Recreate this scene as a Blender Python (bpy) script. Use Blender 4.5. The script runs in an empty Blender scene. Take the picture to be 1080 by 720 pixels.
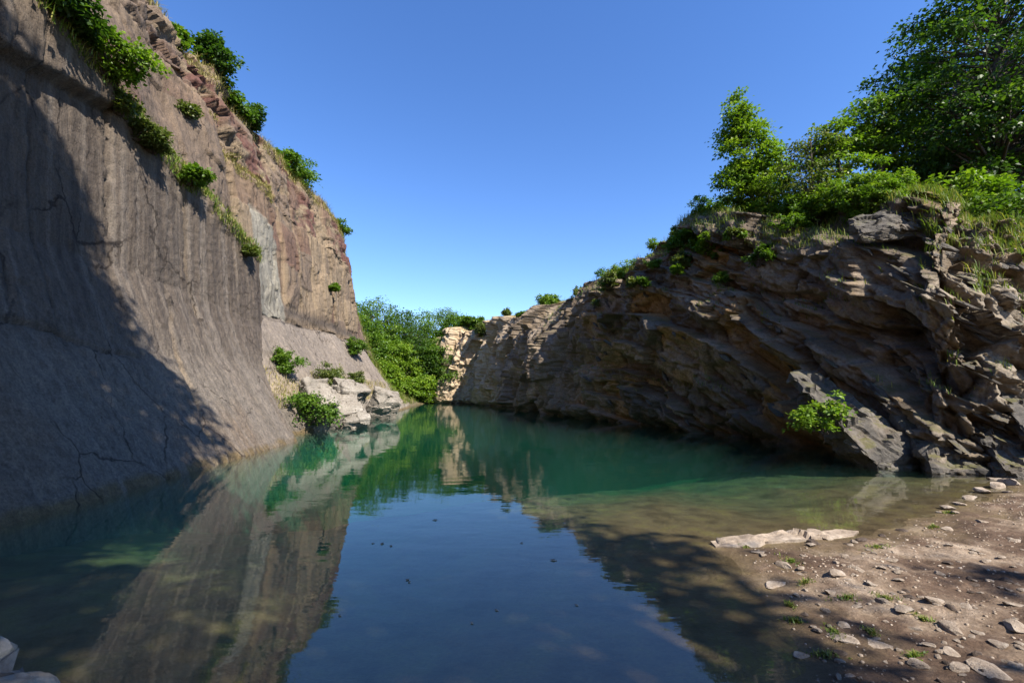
import bpy, bmesh, math, random
import numpy as np
from mathutils import Vector, Matrix

random.seed(7)
RNG = np.random.default_rng(7)
scene = bpy.context.scene
COL = scene.collection
rad = math.radians

# ------------------------------------------------------------------ camera
CAM_H = 1.7
PITCH = rad(6.06)
cam_d = bpy.data.cameras.new('camera')
cam = bpy.data.objects.new('camera', cam_d)
COL.objects.link(cam)
cam.location = (0, 0, CAM_H)
cam.rotation_euler = (rad(90) + PITCH, 0, 0)
cam_d.sensor_width = 36.0
cam_d.lens = 16.0
cam_d.clip_start = 0.05
cam_d.clip_end = 5000
scene.camera = cam

# ------------------------------------------------------------------ sky and sun
SUN = Vector((0.50, -0.48, 0.72)).normalized()
world = bpy.data.worlds.new('World')
scene.world = world
world.use_nodes = True
wn, wl = world.node_tree.nodes, world.node_tree.links
sky = wn.new('ShaderNodeTexSky')
sky.sky_type = 'NISHITA'
sky.sun_disc = False
sky.sun_elevation = math.asin(SUN.z)
sky.sun_rotation = math.atan2(SUN.x, SUN.y)
sky.altitude = 300
sky.air_density = 1.0
sky.dust_density = 0.1
sky.ozone_density = 3.0
hs = wn.new('ShaderNodeHueSaturation')           # the photograph's saturated rendering of a clear summer sky
hs.inputs['Saturation'].default_value = 1.21
hs.inputs['Hue'].default_value = 0.510
wl.new(sky.outputs[0], hs.inputs['Color'])
wl.new(hs.outputs[0], wn['Background'].inputs[0])
wn['Background'].inputs[1].default_value = 0.12
sun_d = bpy.data.lights.new('sun', 'SUN')
sun_d.energy = 5.0
sun_d.angle = rad(0.53)
sun_d.color = (1.0, 0.93, 0.82)
sun = bpy.data.objects.new('sun', sun_d)
COL.objects.link(sun)
sun.rotation_euler = (-SUN).to_track_quat('-Z', 'Y').to_euler()
sun.location = (10, -10, 30)

scene.view_settings.view_transform = 'Standard'
scene.view_settings.look = 'None'
scene.view_settings.exposure = 1.17
scene.view_settings.gamma = 1.0
cy = scene.cycles
cy.use_denoising = True
cy.max_bounces = 7
cy.diffuse_bounces = 3
cy.glossy_bounces = 3
cy.transmission_bounces = 4
cy.volume_bounces = 0
cy.transparent_max_bounces = 12
cy.caustics_reflective = False
cy.caustics_refractive = False
cy.sample_clamp_indirect = 6.0

# ------------------------------------------------------------------ helpers
F = 480.0
CP, SP = math.cos(PITCH), math.sin(PITCH)


def ray(px, py):
    u, v = (px - 540) / F, (360 - py) / F
    return np.array([u, CP - v * SP, SP + v * CP])


def at(px, py, Y):                       # the point at distance Y seen at a place of the photograph
    d = ray(px, py)
    return np.array([0, 0, CAM_H]) + d * (Y / d[1])


def on_z(px, py, z=0.0):
    d = ray(px, py)
    return np.array([0, 0, CAM_H]) + d * ((z - CAM_H) / d[2])


def _hash(ix, iy, iz, seed):
    h = (ix.astype(np.uint32) * np.uint32(374761393) + iy.astype(np.uint32) * np.uint32(668265263)
         + iz.astype(np.uint32) * np.uint32(2147483647 ^ 1274126177) + np.uint32(seed * 7919 + 13))
    h = (h ^ (h >> np.uint32(13))) * np.uint32(1274126177)
    h = h ^ (h >> np.uint32(16))
    h = (h * np.uint32(2246822519)) ^ (h >> np.uint32(13))
    return (h & np.uint32(0xFFFFFF)).astype(np.float64) / float(0xFFFFFF)


def vnoise(x, y, z, seed=0):
    x, y, z = np.broadcast_arrays(np.asarray(x, float), np.asarray(y, float), np.asarray(z, float))
    ix, iy, iz = np.floor(x).astype(np.int64), np.floor(y).astype(np.int64), np.floor(z).astype(np.int64)
    fx, fy, fz = x - ix, y - iy, z - iz
    fx, fy, fz = fx * fx * (3 - 2 * fx), fy * fy * (3 - 2 * fy), fz * fz * (3 - 2 * fz)
    r = 0
    for a in (0, 1):
        for b in (0, 1):
            for c in (0, 1):
                w = (fx if a else 1 - fx) * (fy if b else 1 - fy) * (fz if c else 1 - fz)
                r = r + w * _hash(ix + a, iy + b, iz + c, seed)
    return r * 2 - 1


def fbm(x, y, z, octaves=4, seed=0, gain=0.5):
    r, amp, f = 0, 1.0, 1.0
    for k in range(octaves):
        r = r + amp * vnoise(np.asarray(x) * f, np.asarray(y) * f, np.asarray(z) * f, seed + k * 17)
        amp *= gain
        f *= 2.03
    return r


def cells(x, y, z, seed=0):              # cellular noise: nearest distance, second minus nearest, cell random
    ix, iy, iz = np.floor(x).astype(np.int64), np.floor(y).astype(np.int64), np.floor(z).astype(np.int64)
    d1 = np.full(np.shape(x), 9.0)
    d2 = np.full(np.shape(x), 9.0)
    cid = np.zeros(np.shape(x))
    for a in (-1, 0, 1):
        for b in (-1, 0, 1):
            for c in (-1, 0, 1):
                cx, cy_, cz = ix + a, iy + b, iz + c
                px = cx + _hash(cx, cy_, cz, seed)
                py = cy_ + _hash(cx, cy_, cz, seed + 5)
                pz = cz + _hash(cx, cy_, cz, seed + 9)
                d = np.sqrt((px - x) ** 2 + (py - y) ** 2 + (pz - z) ** 2)
                r = _hash(cx, cy_, cz, seed + 21)
                nearer = d < d1
                d2 = np.where(nearer, d1, np.minimum(d2, d))
                cid = np.where(nearer, r, cid)
                d1 = np.where(nearer, d, d1)
    return d1, d2 - d1, cid


def facets(x, y, z, seed=0, tilt=1.0):   # angular broken rock: every cell is a tilted plane at its own height
    ix, iy, iz = np.floor(x).astype(np.int64), np.floor(y).astype(np.int64), np.floor(z).astype(np.int64)
    d1 = np.full(np.shape(x), 9.0)
    val = np.zeros(np.shape(x))
    for a in (-1, 0, 1):
        for b in (-1, 0, 1):
            for c in (-1, 0, 1):
                cx, cy_, cz = ix + a, iy + b, iz + c
                ex = x - cx - _hash(cx, cy_, cz, seed)
                ey = y - cy_ - _hash(cx, cy_, cz, seed + 5)
                ez = z - cz - _hash(cx, cy_, cz, seed + 9)
                d = ex * ex + ey * ey + ez * ez
                v = (_hash(cx, cy_, cz, seed + 21) - .5) + tilt * ((_hash(cx, cy_, cz, seed + 31) - .5) * ex + (_hash(cx, cy_, cz, seed + 41) - .5) * ey + (_hash(cx, cy_, cz, seed + 51) - .5) * ez)
                nearer = d < d1
                val = np.where(nearer, v, val)
                d1 = np.where(nearer, d, d1)
    return val


def smooth(a, b, x):
    t = np.clip((x - a) / (b - a), 0, 1)
    return t * t * (3 - 2 * t)


def mesh_np(name, verts, faces_flat, sizes, colors=None, rnd=None, smooth_shade=False):
    me = bpy.data.meshes.new(name)
    verts = np.asarray(verts, np.float32)
    faces_flat = np.asarray(faces_flat, np.int32)
    sizes = np.asarray(sizes, np.int32)
    me.vertices.add(len(verts))
    me.vertices.foreach_set('co', verts.ravel())
    me.loops.add(len(faces_flat))
    me.loops.foreach_set('vertex_index', faces_flat)
    me.polygons.add(len(sizes))
    starts = np.concatenate([[0], np.cumsum(sizes)[:-1]]).astype(np.int32)
    me.polygons.foreach_set('loop_start', starts)
    me.update(calc_edges=True)
    if colors is not None:
        a = me.attributes.new('Col', 'FLOAT_COLOR', 'POINT')
        c4 = np.ones((len(verts), 4), np.float32)
        c4[:, :3] = colors
        a.data.foreach_set('color', c4.ravel())
    if rnd is not None:
        a = me.attributes.new('rnd', 'FLOAT', 'FACE')
        a.data.foreach_set('value', np.asarray(rnd, np.float32))
    if smooth_shade:
        me.polygons.foreach_set('use_smooth', np.ones(len(sizes), bool))
    me.validate()
    return me


def grid_mesh(name, P, colors=None, keep=None, smooth_shade=True):    # P (nu, nv, 3)
    nu, nv = P.shape[:2]
    i = np.arange(nu * nv).reshape(nu, nv)
    q = np.stack([i[:-1, :-1], i[1:, :-1], i[1:, 1:], i[:-1, 1:]], -1).reshape(-1, 4)
    if keep is not None:
        q = q[keep.ravel()[q].any(1)]
    used = np.unique(q)
    mp = np.full(nu * nv, -1)
    mp[used] = np.arange(len(used))
    q = mp[q]
    return mesh_np(name, P.reshape(-1, 3)[used], q.ravel(), np.full(len(q), 4),
                   None if colors is None else colors.reshape(-1, 3)[used], None, smooth_shade)


def link(name, me, material=None, parent=None):
    o = bpy.data.objects.new(name, me)
    COL.objects.link(o)
    if material is not None and me is not None and len(me.materials) == 0:
        me.materials.append(material)
    if parent is not None:
        o.parent = parent
    return o


def tag(o, label=None, cat=None, group=None, kind=None):
    if label:
        o['label'] = label
    if cat:
        o['category'] = cat
    if group:
        o['group'] = group
    if kind:
        o['kind'] = kind
    return o


# ------------------------------------------------------------------ materials
def new_mat(name):
    m = bpy.data.materials.new(name)
    m.use_nodes = True
    nt = m.node_tree
    b = nt.nodes['Principled BSDF']
    return m, nt, nt.nodes, nt.links, b


def ramp(nodes, stops):
    r = nodes.new('ShaderNodeValToRGB')
    e = r.color_ramp.elements
    while len(e) < len(stops):
        e.new(0.5)
    for k, (p, c) in enumerate(stops):
        e[k].position = p
        e[k].color = (*c, 1)
    return r


def noise_node(nodes, links, coord, scale, detail=6, rough=0.6, stretch=None):
    n = nodes.new('ShaderNodeTexNoise')
    n.inputs['Scale'].default_value = scale
    n.inputs['Detail'].default_value = detail
    n.inputs['Roughness'].default_value = rough
    if stretch:
        mp = nodes.new('ShaderNodeMapping')
        mp.inputs['Scale'].default_value = stretch
        links.new(coord, mp.inputs[0])
        links.new(mp.outputs[0], n.inputs['Vector'])
    else:
        links.new(coord, n.inputs['Vector'])
    return n


def mix_rgb(nodes, links, fac, a, b, mode='MIX'):
    m = nodes.new('ShaderNodeMix')
    m.data_type = 'RGBA'
    m.blend_type = mode
    for sock, v in ((0, fac), (6, a), (7, b)):
        if isinstance(v, (int, float)):
            m.inputs[sock].default_value = v
        elif isinstance(v, tuple):
            m.inputs[sock].default_value = (*v, 1)
        else:
            links.new(v, m.inputs[sock])
    return m.outputs[2]


def rock_material(name, base=None, lam=0.0, bscale=7.0, moss=0.0, bump=0.05, fine=18.0, streak=False, ochre=0.0, bump_strength=0.8):
    m, nt, nodes, links, b = new_mat(name)
    tc = nodes.new('ShaderNodeTexCoord')
    obj = tc.outputs['Object']
    if base is None:
        at_ = nodes.new('ShaderNodeAttribute')
        at_.attribute_name = 'Col'
        col = at_.outputs['Color']
    else:
        n0 = noise_node(nodes, links, obj, 1.3, 5)
        r0 = ramp(nodes, base)
        links.new(n0.outputs[0], r0.inputs[0])
        col = r0.outputs[0]
    n1 = noise_node(nodes, links, obj, fine, 8, 0.7)
    r1 = ramp(nodes, [(0.3, (0.5, 0.48, 0.46)), (0.5, (0.98, 0.98, 0.98)), (0.72, (1.45, 1.43, 1.38))])
    links.new(n1.outputs[0], r1.inputs[0])
    col = mix_rgb(nodes, links, 0.85, col, r1.outputs[0], 'MULTIPLY')
    if streak:
        n2 = noise_node(nodes, links, obj, 1.0, 6, 0.65, (8.0, 8.0, 0.20))
        r2 = ramp(nodes, [(0.30, (0.5, 0.48, 0.47)), (0.5, (1, 1, 1)), (0.70, (1.38, 1.34, 1.28))])
        n2b = noise_node(nodes, links, obj, 1.0, 5, 0.6, (22, 22, 0.9))
        nd = noise_node(nodes, links, obj, 1.2, 4, 0.6)
        dv = nodes.new('ShaderNodeVectorMath')       # wandering joints: long upright cracks with dark dirt in them
        dv.operation = 'MULTIPLY_ADD'
        links.new(nd.outputs['Color'], dv.inputs[0])
        dv.inputs[1].default_value = (.5, .5, .5)
        mpj = nodes.new('ShaderNodeMapping')
        mpj.inputs['Scale'].default_value = (.75, .75, .26)
        mpj.inputs['Rotation'].default_value = (.10, 0, 0)
        links.new(obj, dv.inputs[2])
        links.new(dv.outputs[0], mpj.inputs[0])
        vj = nodes.new('ShaderNodeTexVoronoi')
        vj.feature = 'DISTANCE_TO_EDGE'
        vj.inputs['Scale'].default_value = 1.0
        links.new(mpj.outputs[0], vj.inputs['Vector'])
        rj = ramp(nodes, [(0.0, (0.28, 0.26, 0.25)), (0.007, (0.45, 0.43, 0.41)), (0.014, (1, 1, 1))])
        links.new(vj.outputs[0], rj.inputs[0])
        nj = noise_node(nodes, links, obj, 0.8, 3, 0.5)
        rn = ramp(nodes, [(0.42, (0, 0, 0)), (0.58, (1, 1, 1))])
        links.new(nj.outputs[0], rn.inputs[0])
        col = mix_rgb(nodes, links, rn.outputs[0], col, mix_rgb(nodes, links, 1.0, col, rj.outputs[0], 'MULTIPLY'))
        links.new(n2.outputs[0], r2.inputs[0])
        col = mix_rgb(nodes, links, 0.8, col, r2.outputs[0], 'MULTIPLY')
    if ochre > 0:
        n3 = noise_node(nodes, links, obj, 0.9, 6, 0.7)
        r3 = ramp(nodes, [(0.48, (0, 0, 0)), (0.68, (1, 1, 1))])
        links.new(n3.outputs[0], r3.inputs[0])
        mu = nodes.new('ShaderNodeMath')
        mu.operation = 'MULTIPLY'
        mu.inputs[1].default_value = ochre
        links.new(r3.outputs[0], mu.inputs[0])
        col = mix_rgb(nodes, links, mu.outputs[0], col, (0.14, 0.085, 0.032))
    if moss > 0:
        geo = nodes.new('ShaderNodeNewGeometry')
        sx = nodes.new('ShaderNodeSeparateXYZ')
        links.new(geo.outputs['Normal'], sx.inputs[0])
        n4 = noise_node(nodes, links, obj, 2.2, 8, 0.75)
        ad = nodes.new('ShaderNodeMath')
        ad.operation = 'MULTIPLY_ADD'
        links.new(sx.outputs[2], ad.inputs[0])
        ad.inputs[1].default_value = 0.42
        links.new(n4.outputs[0], ad.inputs[2])
        r4 = ramp(nodes, [(0.80, (0, 0, 0)), (0.93, (1, 1, 1))])
        links.new(ad.outputs[0], r4.inputs[0])
        mu = nodes.new('ShaderNodeMath')
        mu.operation = 'MULTIPLY'
        mu.inputs[1].default_value = moss
        links.new(r4.outputs[0], mu.inputs[0])
        col = mix_rgb(nodes, links, mu.outputs[0], col, (0.085, 0.08, 0.018))
    links.new(col, b.inputs['Base Color'])
    b.inputs['Roughness'].default_value = 0.85
    b.inputs['Specular IOR Level'].default_value = 0.25
    nb = noise_node(nodes, links, obj, bscale, 10, 0.72)
    vb = nodes.new('ShaderNodeTexVoronoi')
    vb.feature = 'DISTANCE_TO_EDGE'
    vb.inputs['Scale'].default_value = 5.0
    links.new(obj, vb.inputs['Vector'])
    rv = ramp(nodes, [(0.0, (0, 0, 0)), (0.06, (1, 1, 1))])
    links.new(vb.outputs[0], rv.inputs[0])
    ma = nodes.new('ShaderNodeMath')
    ma.operation = 'MULTIPLY_ADD'
    links.new(rv.outputs[0], ma.inputs[0])
    ma.inputs[1].default_value = 0.10
    links.new(nb.outputs[0], ma.inputs[2])
    height = ma.outputs[0]
    if streak:                           # fine upright drill flutes
        ms = nodes.new('ShaderNodeMath')
        ms.operation = 'MULTIPLY_ADD'
        links.new(n2b.outputs[0], ms.inputs[0])
        ms.inputs[1].default_value = 0.9
        links.new(height, ms.inputs[2])
        height = ms.outputs[0]
    if lam > 0:                          # thin laminae parallel to the beds
        dt = nodes.new('ShaderNodeVectorMath')
        dt.operation = 'DOT_PRODUCT'
        links.new(obj, dt.inputs[0])
        dt.inputs[1].default_value = (.22 * 17, -.55 * 17, .80 * 17)
        sp = nodes.new('ShaderNodeSeparateXYZ')
        links.new(obj, sp.inputs[0])
        cb = nodes.new('ShaderNodeCombineXYZ')
        for k_ in (0, 1):
            mm = nodes.new('ShaderNodeMath')
            mm.operation = 'MULTIPLY'
            mm.inputs[1].default_value = 1.6
            links.new(sp.outputs[k_], mm.inputs[0])
            links.new(mm.outputs[0], cb.inputs[k_])
        links.new(dt.outputs['Value'], cb.inputs[2])
        nl = noise_node(nodes, links, cb.outputs[0], 1.0, 4, 0.65)
        ml = nodes.new('ShaderNodeMath')
        ml.operation = 'MULTIPLY_ADD'
        links.new(nl.outputs[0], ml.inputs[0])
        ml.inputs[1].default_value = lam
        links.new(height, ml.inputs[2])
        height = ml.outputs[0]
    bp = nodes.new('ShaderNodeBump')
    bp.inputs['Strength'].default_value = bump_strength
    bp.inputs['Distance'].default_value = bump
    links.new(height, bp.inputs['Height'])
    links.new(bp.outputs[0], b.inputs['Normal'])
    return m


def leaf_material(name, stops, trans=0.42, gloss=0.35):
    m, nt, nodes, links, b = new_mat(name)
    at_ = nodes.new('ShaderNodeAttribute')
    at_.attribute_name = 'rnd'
    r = ramp(nodes, stops)
    links.new(at_.outputs['Fac'], r.inputs[0])
    links.new(r.outputs[0], b.inputs['Base Color'])
    b.inputs['Roughness'].default_value = 0.5
    b.inputs['Specular IOR Level'].default_value = gloss
    tr = nodes.new('ShaderNodeBsdfTranslucent')
    tint = mix_rgb(nodes, links, 1.0, r.outputs[0], (1.25, 1.35, 0.55), 'MULTIPLY')
    links.new(tint, tr.inputs[0])
    mx = nodes.new('ShaderNodeMixShader')
    mx.inputs[0].default_value = trans
    links.new(b.outputs[0], mx.inputs[1])
    links.new(tr.outputs[0], mx.inputs[2])
    links.new(mx.outputs[0], nodes['Material Output'].inputs[0])
    return m


M = {}
M['left_rock'] = rock_material('quarried_rock', bscale=16, bump=0.045, fine=24, streak=True, bump_strength=0.85)
M['right_rock'] = rock_material('bedded_rock', lam=1.3, bscale=14, moss=0.55, bump=0.04, fine=12, ochre=0.6, bump_strength=0.9)
M['slab'] = rock_material('slab_rock', [(0.3, (0.05, 0.045, 0.04)), (0.5, (0.10, 0.09, 0.078)), (0.7, (0.17, 0.15, 0.13))],
                          moss=0.7, bump=0.05, fine=11, ochre=0.3, bump_strength=0.9)
M['pale'] = rock_material('pale_rock', [(0.3, (0.14, 0.125, 0.105)), (0.5, (0.21, 0.185, 0.155)), (0.7, (0.28, 0.255, 0.22))],
                          moss=0.12, bump=0.03, fine=12)
M['stone'] = rock_material('shore_stone', [(0.3, (0.18, 0.138, 0.10)), (0.5, (0.30, 0.24, 0.185)), (0.7, (0.42, 0.36, 0.295))],
                           moss=0.0, bump=0.02, fine=16)
M['dark_stone'] = rock_material('brown_stone', [(0.3, (0.06, 0.043, 0.033)), (0.5, (0.095, 0.07, 0.055)), (0.7, (0.14, 0.11, 0.09))],
                                moss=0.0, bump=0.02, fine=16)
M['leaf_dark'] = leaf_material('dark_leaf', [(0, (0.018, 0.046, 0.010)), (0.6, (0.045, 0.10, 0.012)), (1, (0.13, 0.21, 0.02))])
M['leaf_mid'] = leaf_material('mid_leaf', [(0, (0.035, 0.085, 0.010)), (0.6, (0.09, 0.17, 0.016)), (1, (0.19, 0.27, 0.03))])
M['leaf_bright'] = leaf_material('bright_leaf', [(0, (0.06, 0.13, 0.010)), (0.6, (0.14, 0.235, 0.018)), (1, (0.26, 0.33, 0.035))], 0.4)
M['leaf_olive'] = leaf_material('olive_leaf', [(0, (0.05, 0.075, 0.02)), (0.6, (0.10, 0.135, 0.03)), (1, (0.20, 0.20, 0.06))], 0.35)
M['grass'] = leaf_material('grass_blade', [(0, (0.06, 0.12, 0.015)), (0.5, (0.13, 0.19, 0.03)), (0.8, (0.26, 0.25, 0.07)), (1, (0.38, 0.31, 0.14))], 0.35, 0.2)
M['dry_grass'] = leaf_material('dry_grass_blade', [(0, (0.13, 0.15, 0.04)), (0.5, (0.28, 0.24, 0.09)), (1, (0.45, 0.37, 0.19))], 0.3, 0.2)

m, nt, nodes, links, b = new_mat('bark')
tc = nodes.new('ShaderNodeTexCoord')
n1 = noise_node(nodes, links, tc.outputs['Object'], 6.0, 6, 0.6, (6, 6, 1))
r1 = ramp(nodes, [(0.3, (0.035, 0.026, 0.02)), (0.7, (0.12, 0.095, 0.075))])
links.new(n1.outputs[0], r1.inputs[0])
links.new(r1.outputs[0], b.inputs['Base Color'])
b.inputs['Roughness'].default_value = 0.9
bp = nodes.new('ShaderNodeBump')
bp.inputs['Distance'].default_value = 0.02
links.new(n1.outputs[0], bp.inputs['Height'])
links.new(bp.outputs[0], b.inputs['Normal'])
M['bark'] = m

# shore ground: dry trodden earth with pale worn patches, dark wet mud at the waterline, silt and algae below it
m, nt, nodes, links, b = new_mat('shore_earth')
tc = nodes.new('ShaderNodeTexCoord')
obj = tc.outputs['Object']
sx = nodes.new('ShaderNodeSeparateXYZ')
links.new(obj, sx.inputs[0])
n1 = noise_node(nodes, links, obj, 1.15, 7, 0.68)
r1 = ramp(nodes, [(0.34, (0.055, 0.034, 0.021)), (0.48, (0.105, 0.067, 0.044)), (0.57, (0.20, 0.145, 0.100)), (0.68, (0.34, 0.268, 0.20))])
links.new(n1.outputs[0], r1.inputs[0])
n2 = noise_node(nodes, links, obj, 34, 8, 0.75)
r2 = ramp(nodes, [(0.3, (0.5, 0.47, 0.45)), (0.5, (1, 1, 1)), (0.7, (1.5, 1.48, 1.45))])
links.new(n2.outputs[0], r2.inputs[0])
dry = mix_rgb(nodes, links, 0.9, r1.outputs[0], r2.outputs[0], 'MULTIPLY')
n3 = noise_node(nodes, links, obj, 2.4, 6, 0.65)
r3 = ramp(nodes, [(0.35, (0.07, 0.048, 0.022)), (0.52, (0.13, 0.093, 0.045)), (0.62, (0.14, 0.108, 0.038)), (0.75, (0.22, 0.17, 0.10))])
links.new(n3.outputs[0], r3.inputs[0])
bed = mix_rgb(nodes, links, 0.6, r3.outputs[0], r2.outputs[0], 'MULTIPLY')
zz = nodes.new('ShaderNodeMath')
zz.operation = 'MULTIPLY_ADD'
links.new(n3.outputs[0], zz.inputs[0])
zz.inputs[1].default_value = 0.08
links.new(sx.outputs[2], zz.inputs[2])
mr = nodes.new('ShaderNodeMapRange')
mr.inputs[1].default_value = 0.035
mr.inputs[2].default_value = 0.085
links.new(zz.outputs[0], mr.inputs[0])
col = mix_rgb(nodes, links, mr.outputs[0], bed, dry)
links.new(col, b.inputs['Base Color'])
mr2 = nodes.new('ShaderNodeMapRange')
mr2.inputs[1].default_value = 0.03
mr2.inputs[2].default_value = 0.085
mr2.inputs[3].default_value = 0.45
mr2.inputs[4].default_value = 0.92
links.new(zz.outputs[0], mr2.inputs[0])
links.new(mr2.outputs[0], b.inputs['Roughness'])
b.inputs['Specular IOR Level'].default_value = 0.25
bp = nodes.new('ShaderNodeBump')
bp.inputs['Distance'].default_value = 0.03
bp.inputs['Strength'].default_value = 0.8
links.new(n2.outputs[0], bp.inputs['Height'])
links.new(bp.outputs[0], b.inputs['Normal'])
M['earth'] = m

m, nt, nodes, links, b = new_mat('grassy_soil')
tc = nodes.new('ShaderNodeTexCoord')
n1 = noise_node(nodes, links, tc.outputs['Object'], 1.5, 8, 0.7)
r1 = ramp(nodes, [(0.3, (0.05, 0.07, 0.02)), (0.55, (0.10, 0.11, 0.035)), (0.75, (0.22, 0.17, 0.09))])
links.new(n1.outputs[0], r1.inputs[0])
links.new(r1.outputs[0], b.inputs['Base Color'])
b.inputs['Roughness'].default_value = 0.95
M['soil'] = m

# water: a clear mirror of a surface over a faintly turbid green volume
m, nt, nodes, links, b = new_mat('quarry_water')
nodes.remove(b)
tc = nodes.new('ShaderNodeTexCoord')
n1 = noise_node(nodes, links, tc.outputs['Object'], 1.1, 3, 0.5, (1.0, 2.2, 1.0))
n2 = noise_node(nodes, links, tc.outputs['Object'], 5.0, 2, 0.5, (0.8, 2.4, 1.0))
n3 = noise_node(nodes, links, tc.outputs['Object'], 0.16, 2, 0.5)
rr = ramp(nodes, [(0.42, (0.05, 0.05, 0.05)), (0.62, (1, 1, 1))])
links.new(n3.outputs[0], rr.inputs[0])
ma = nodes.new('ShaderNodeMath')
ma.operation = 'MULTIPLY'
links.new(n2.outputs[0], ma.inputs[0])
links.new(rr.outputs[0], ma.inputs[1])
mb = nodes.new('ShaderNodeMath')
mb.operation = 'MULTIPLY_ADD'
links.new(ma.outputs[0], mb.inputs[0])
mb.inputs[1].default_value = 0.35
links.new(n1.outputs[0], mb.inputs[2])
bp = nodes.new('ShaderNodeBump')
bp.inputs['Strength'].default_value = 1.0
bp.inputs['Distance'].default_value = 0.0035
links.new(mb.outputs[0], bp.inputs['Height'])
gl = nodes.new('ShaderNodeBsdfGlossy')
gl.inputs['Roughness'].default_value = 0.015
links.new(bp.outputs[0], gl.inputs['Normal'])
tr = nodes.new('ShaderNodeBsdfTransparent')
tr.inputs[0].default_value = (0.97, 0.98, 0.97, 1)
fr = nodes.new('ShaderNodeFresnel')
fr.inputs[0].default_value = 1.72
links.new(bp.outputs[0], fr.inputs['Normal'])
mx = nodes.new('ShaderNodeMixShader')
geo = nodes.new('ShaderNodeNewGeometry')          # light crosses the surface unbent, so no total reflection from below
inv = nodes.new('ShaderNodeMath')
inv.operation = 'SUBTRACT'
inv.inputs[0].default_value = 1.0
links.new(geo.outputs['Backfacing'], inv.inputs[1])
ff = nodes.new('ShaderNodeMath')
ff.operation = 'MULTIPLY'
links.new(fr.outputs[0], ff.inputs[0])
links.new(inv.outputs[0], ff.inputs[1])
links.new(ff.outputs[0], mx.inputs[0])
links.new(tr.outputs[0], mx.inputs[1])
links.new(gl.outputs[0], mx.inputs[2])
links.new(mx.outputs[0], nodes['Material Output'].inputs['Surface'])
va = nodes.new('ShaderNodeVolumeAbsorption')
va.inputs['Color'].default_value = (0.16, 0.80, 0.70, 1)
va.inputs['Density'].default_value = 0.50
vs = nodes.new('ShaderNodeVolumeScatter')
vs.inputs['Color'].default_value = (0.30, 0.72, 0.58, 1)
vs.inputs['Density'].default_value = 0.026
ad = nodes.new('ShaderNodeAddShader')
links.new(va.outputs[0], ad.inputs[0])
links.new(vs.outputs[0], ad.inputs[1])
links.new(ad.outputs[0], nodes['Material Output'].inputs['Volume'])
M['water'] = m

# ------------------------------------------------------------------ the ground: shore, lake bed and land behind, one sheet
SHORE = np.array([(-40, 0.2), (-8, 1.9), (-3.3, 2.3), (-2.3, 1.8), (-1, 1.3), (0.3, 1.7), (1.35, 2.55), (1.86, 3.15), (2.1, 3.9),
                  (2.2, 4.6), (2.2, 5.15), (3.0, 5.32), (3.9, 5.45), (5.2, 6.1), (6.6, 6.9), (8.9, 8.3), (12, 10), (40, 20)])


def shore_sd(x, y):                      # distance to the shoreline, positive on land
    best = np.full(np.shape(x), 1e9)
    sgn = np.zeros(np.shape(x))
    for (x0, y0), (x1, y1) in zip(SHORE[:-1], SHORE[1:]):
        dx, dy = x1 - x0, y1 - y0
        t = np.clip(((x - x0) * dx + (y - y0) * dy) / (dx * dx + dy * dy), 0, 1)
        ex, ey = x - (x0 + t * dx), y - (y0 + t * dy)
        d = ex * ex + ey * ey
        cr = dx * (y - y0) - dy * (x - x0)
        sgn = np.where(d < best - 1e-9, np.where(cr < 0, 1.0, -1.0), sgn)
        best = np.minimum(best, d)
    return np.sqrt(best) * sgn


def ground_z(x, y):
    sd = shore_sd(x, y) + 0.10 * fbm(x * 2.3, y * 2.3, 0, 4, 3)
    land = 0.06 * np.clip(sd, 0, 40) + 0.02 * np.clip(sd, 0, 1) + 0.028 * fbm(x * 1.6, y * 1.6, 0, 4, 8) * smooth(0, 0.5, sd) \
        + (0.018 * np.abs(fbm(x * 7, y * 7, 0, 3, 11)) + .022 * np.clip(facets(x * 3.2, y * 3.2, 0 * x + .5, 12, 1.2), 0, 1)) * smooth(0, .3, sd)
    D = np.clip(-sd, 0, None)
    dep = np.minimum(0.06 * D + 0.014 * D * D, 4.6)
    bed_ = -dep + (0.05 * fbm(x * 1.2, y * 1.2, 0, 4, 31) + .10 * fbm(x * .45, y * .45, 0, 2, 37)) * smooth(0.4, 3.5, D)
    return np.where(sd > 0, land, bed_) - 3.0 * smooth(70, 120, np.hypot(x, y))


def lines(a0, a1, d, lo, hi, growth=1.18):
    core = list(np.arange(a0, a1 + d / 2, d))
    st, v, out = d, core[-1], []
    while v < hi:
        st *= growth
        v += st
        out.append(v)
    st, v, pre = d, core[0], []
    while v > lo:
        st *= growth
        v -= st
        pre.append(v)
    return np.array(pre[::-1] + core + out)


gx = lines(-4, 9.5, 0.035, -1200, 1200)
gy = lines(1.0, 9.2, 0.032, -1200, 1200)
X, Y = np.meshgrid(gx, gy, indexing='ij')
ground = link('ground', grid_mesh('ground', np.stack([X, Y, ground_z(X, Y)], -1)), M['earth'])
tag(ground, 'brown trodden earth shore sloping into the shallow lake bed', kind='structure')

# ------------------------------------------------------------------ water body
bm = bmesh.new()
bmesh.ops.create_cube(bm, size=1.0)
for v in bm.verts:
    v.co = Vector((v.co.x * 60 - 5, v.co.y * 66 + 31, -3.0 if v.co.z > 0 else -6.0))
for v in bm.verts:
    if v.co.z > -4:
        v.co.z = 0.0
me = bpy.data.meshes.new('water')
bm.to_mesh(me)
bm.free()
water = link('water', me, M['water'])
tag(water, 'still green quarry lake reflecting sky and cliffs', kind='structure')

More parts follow.
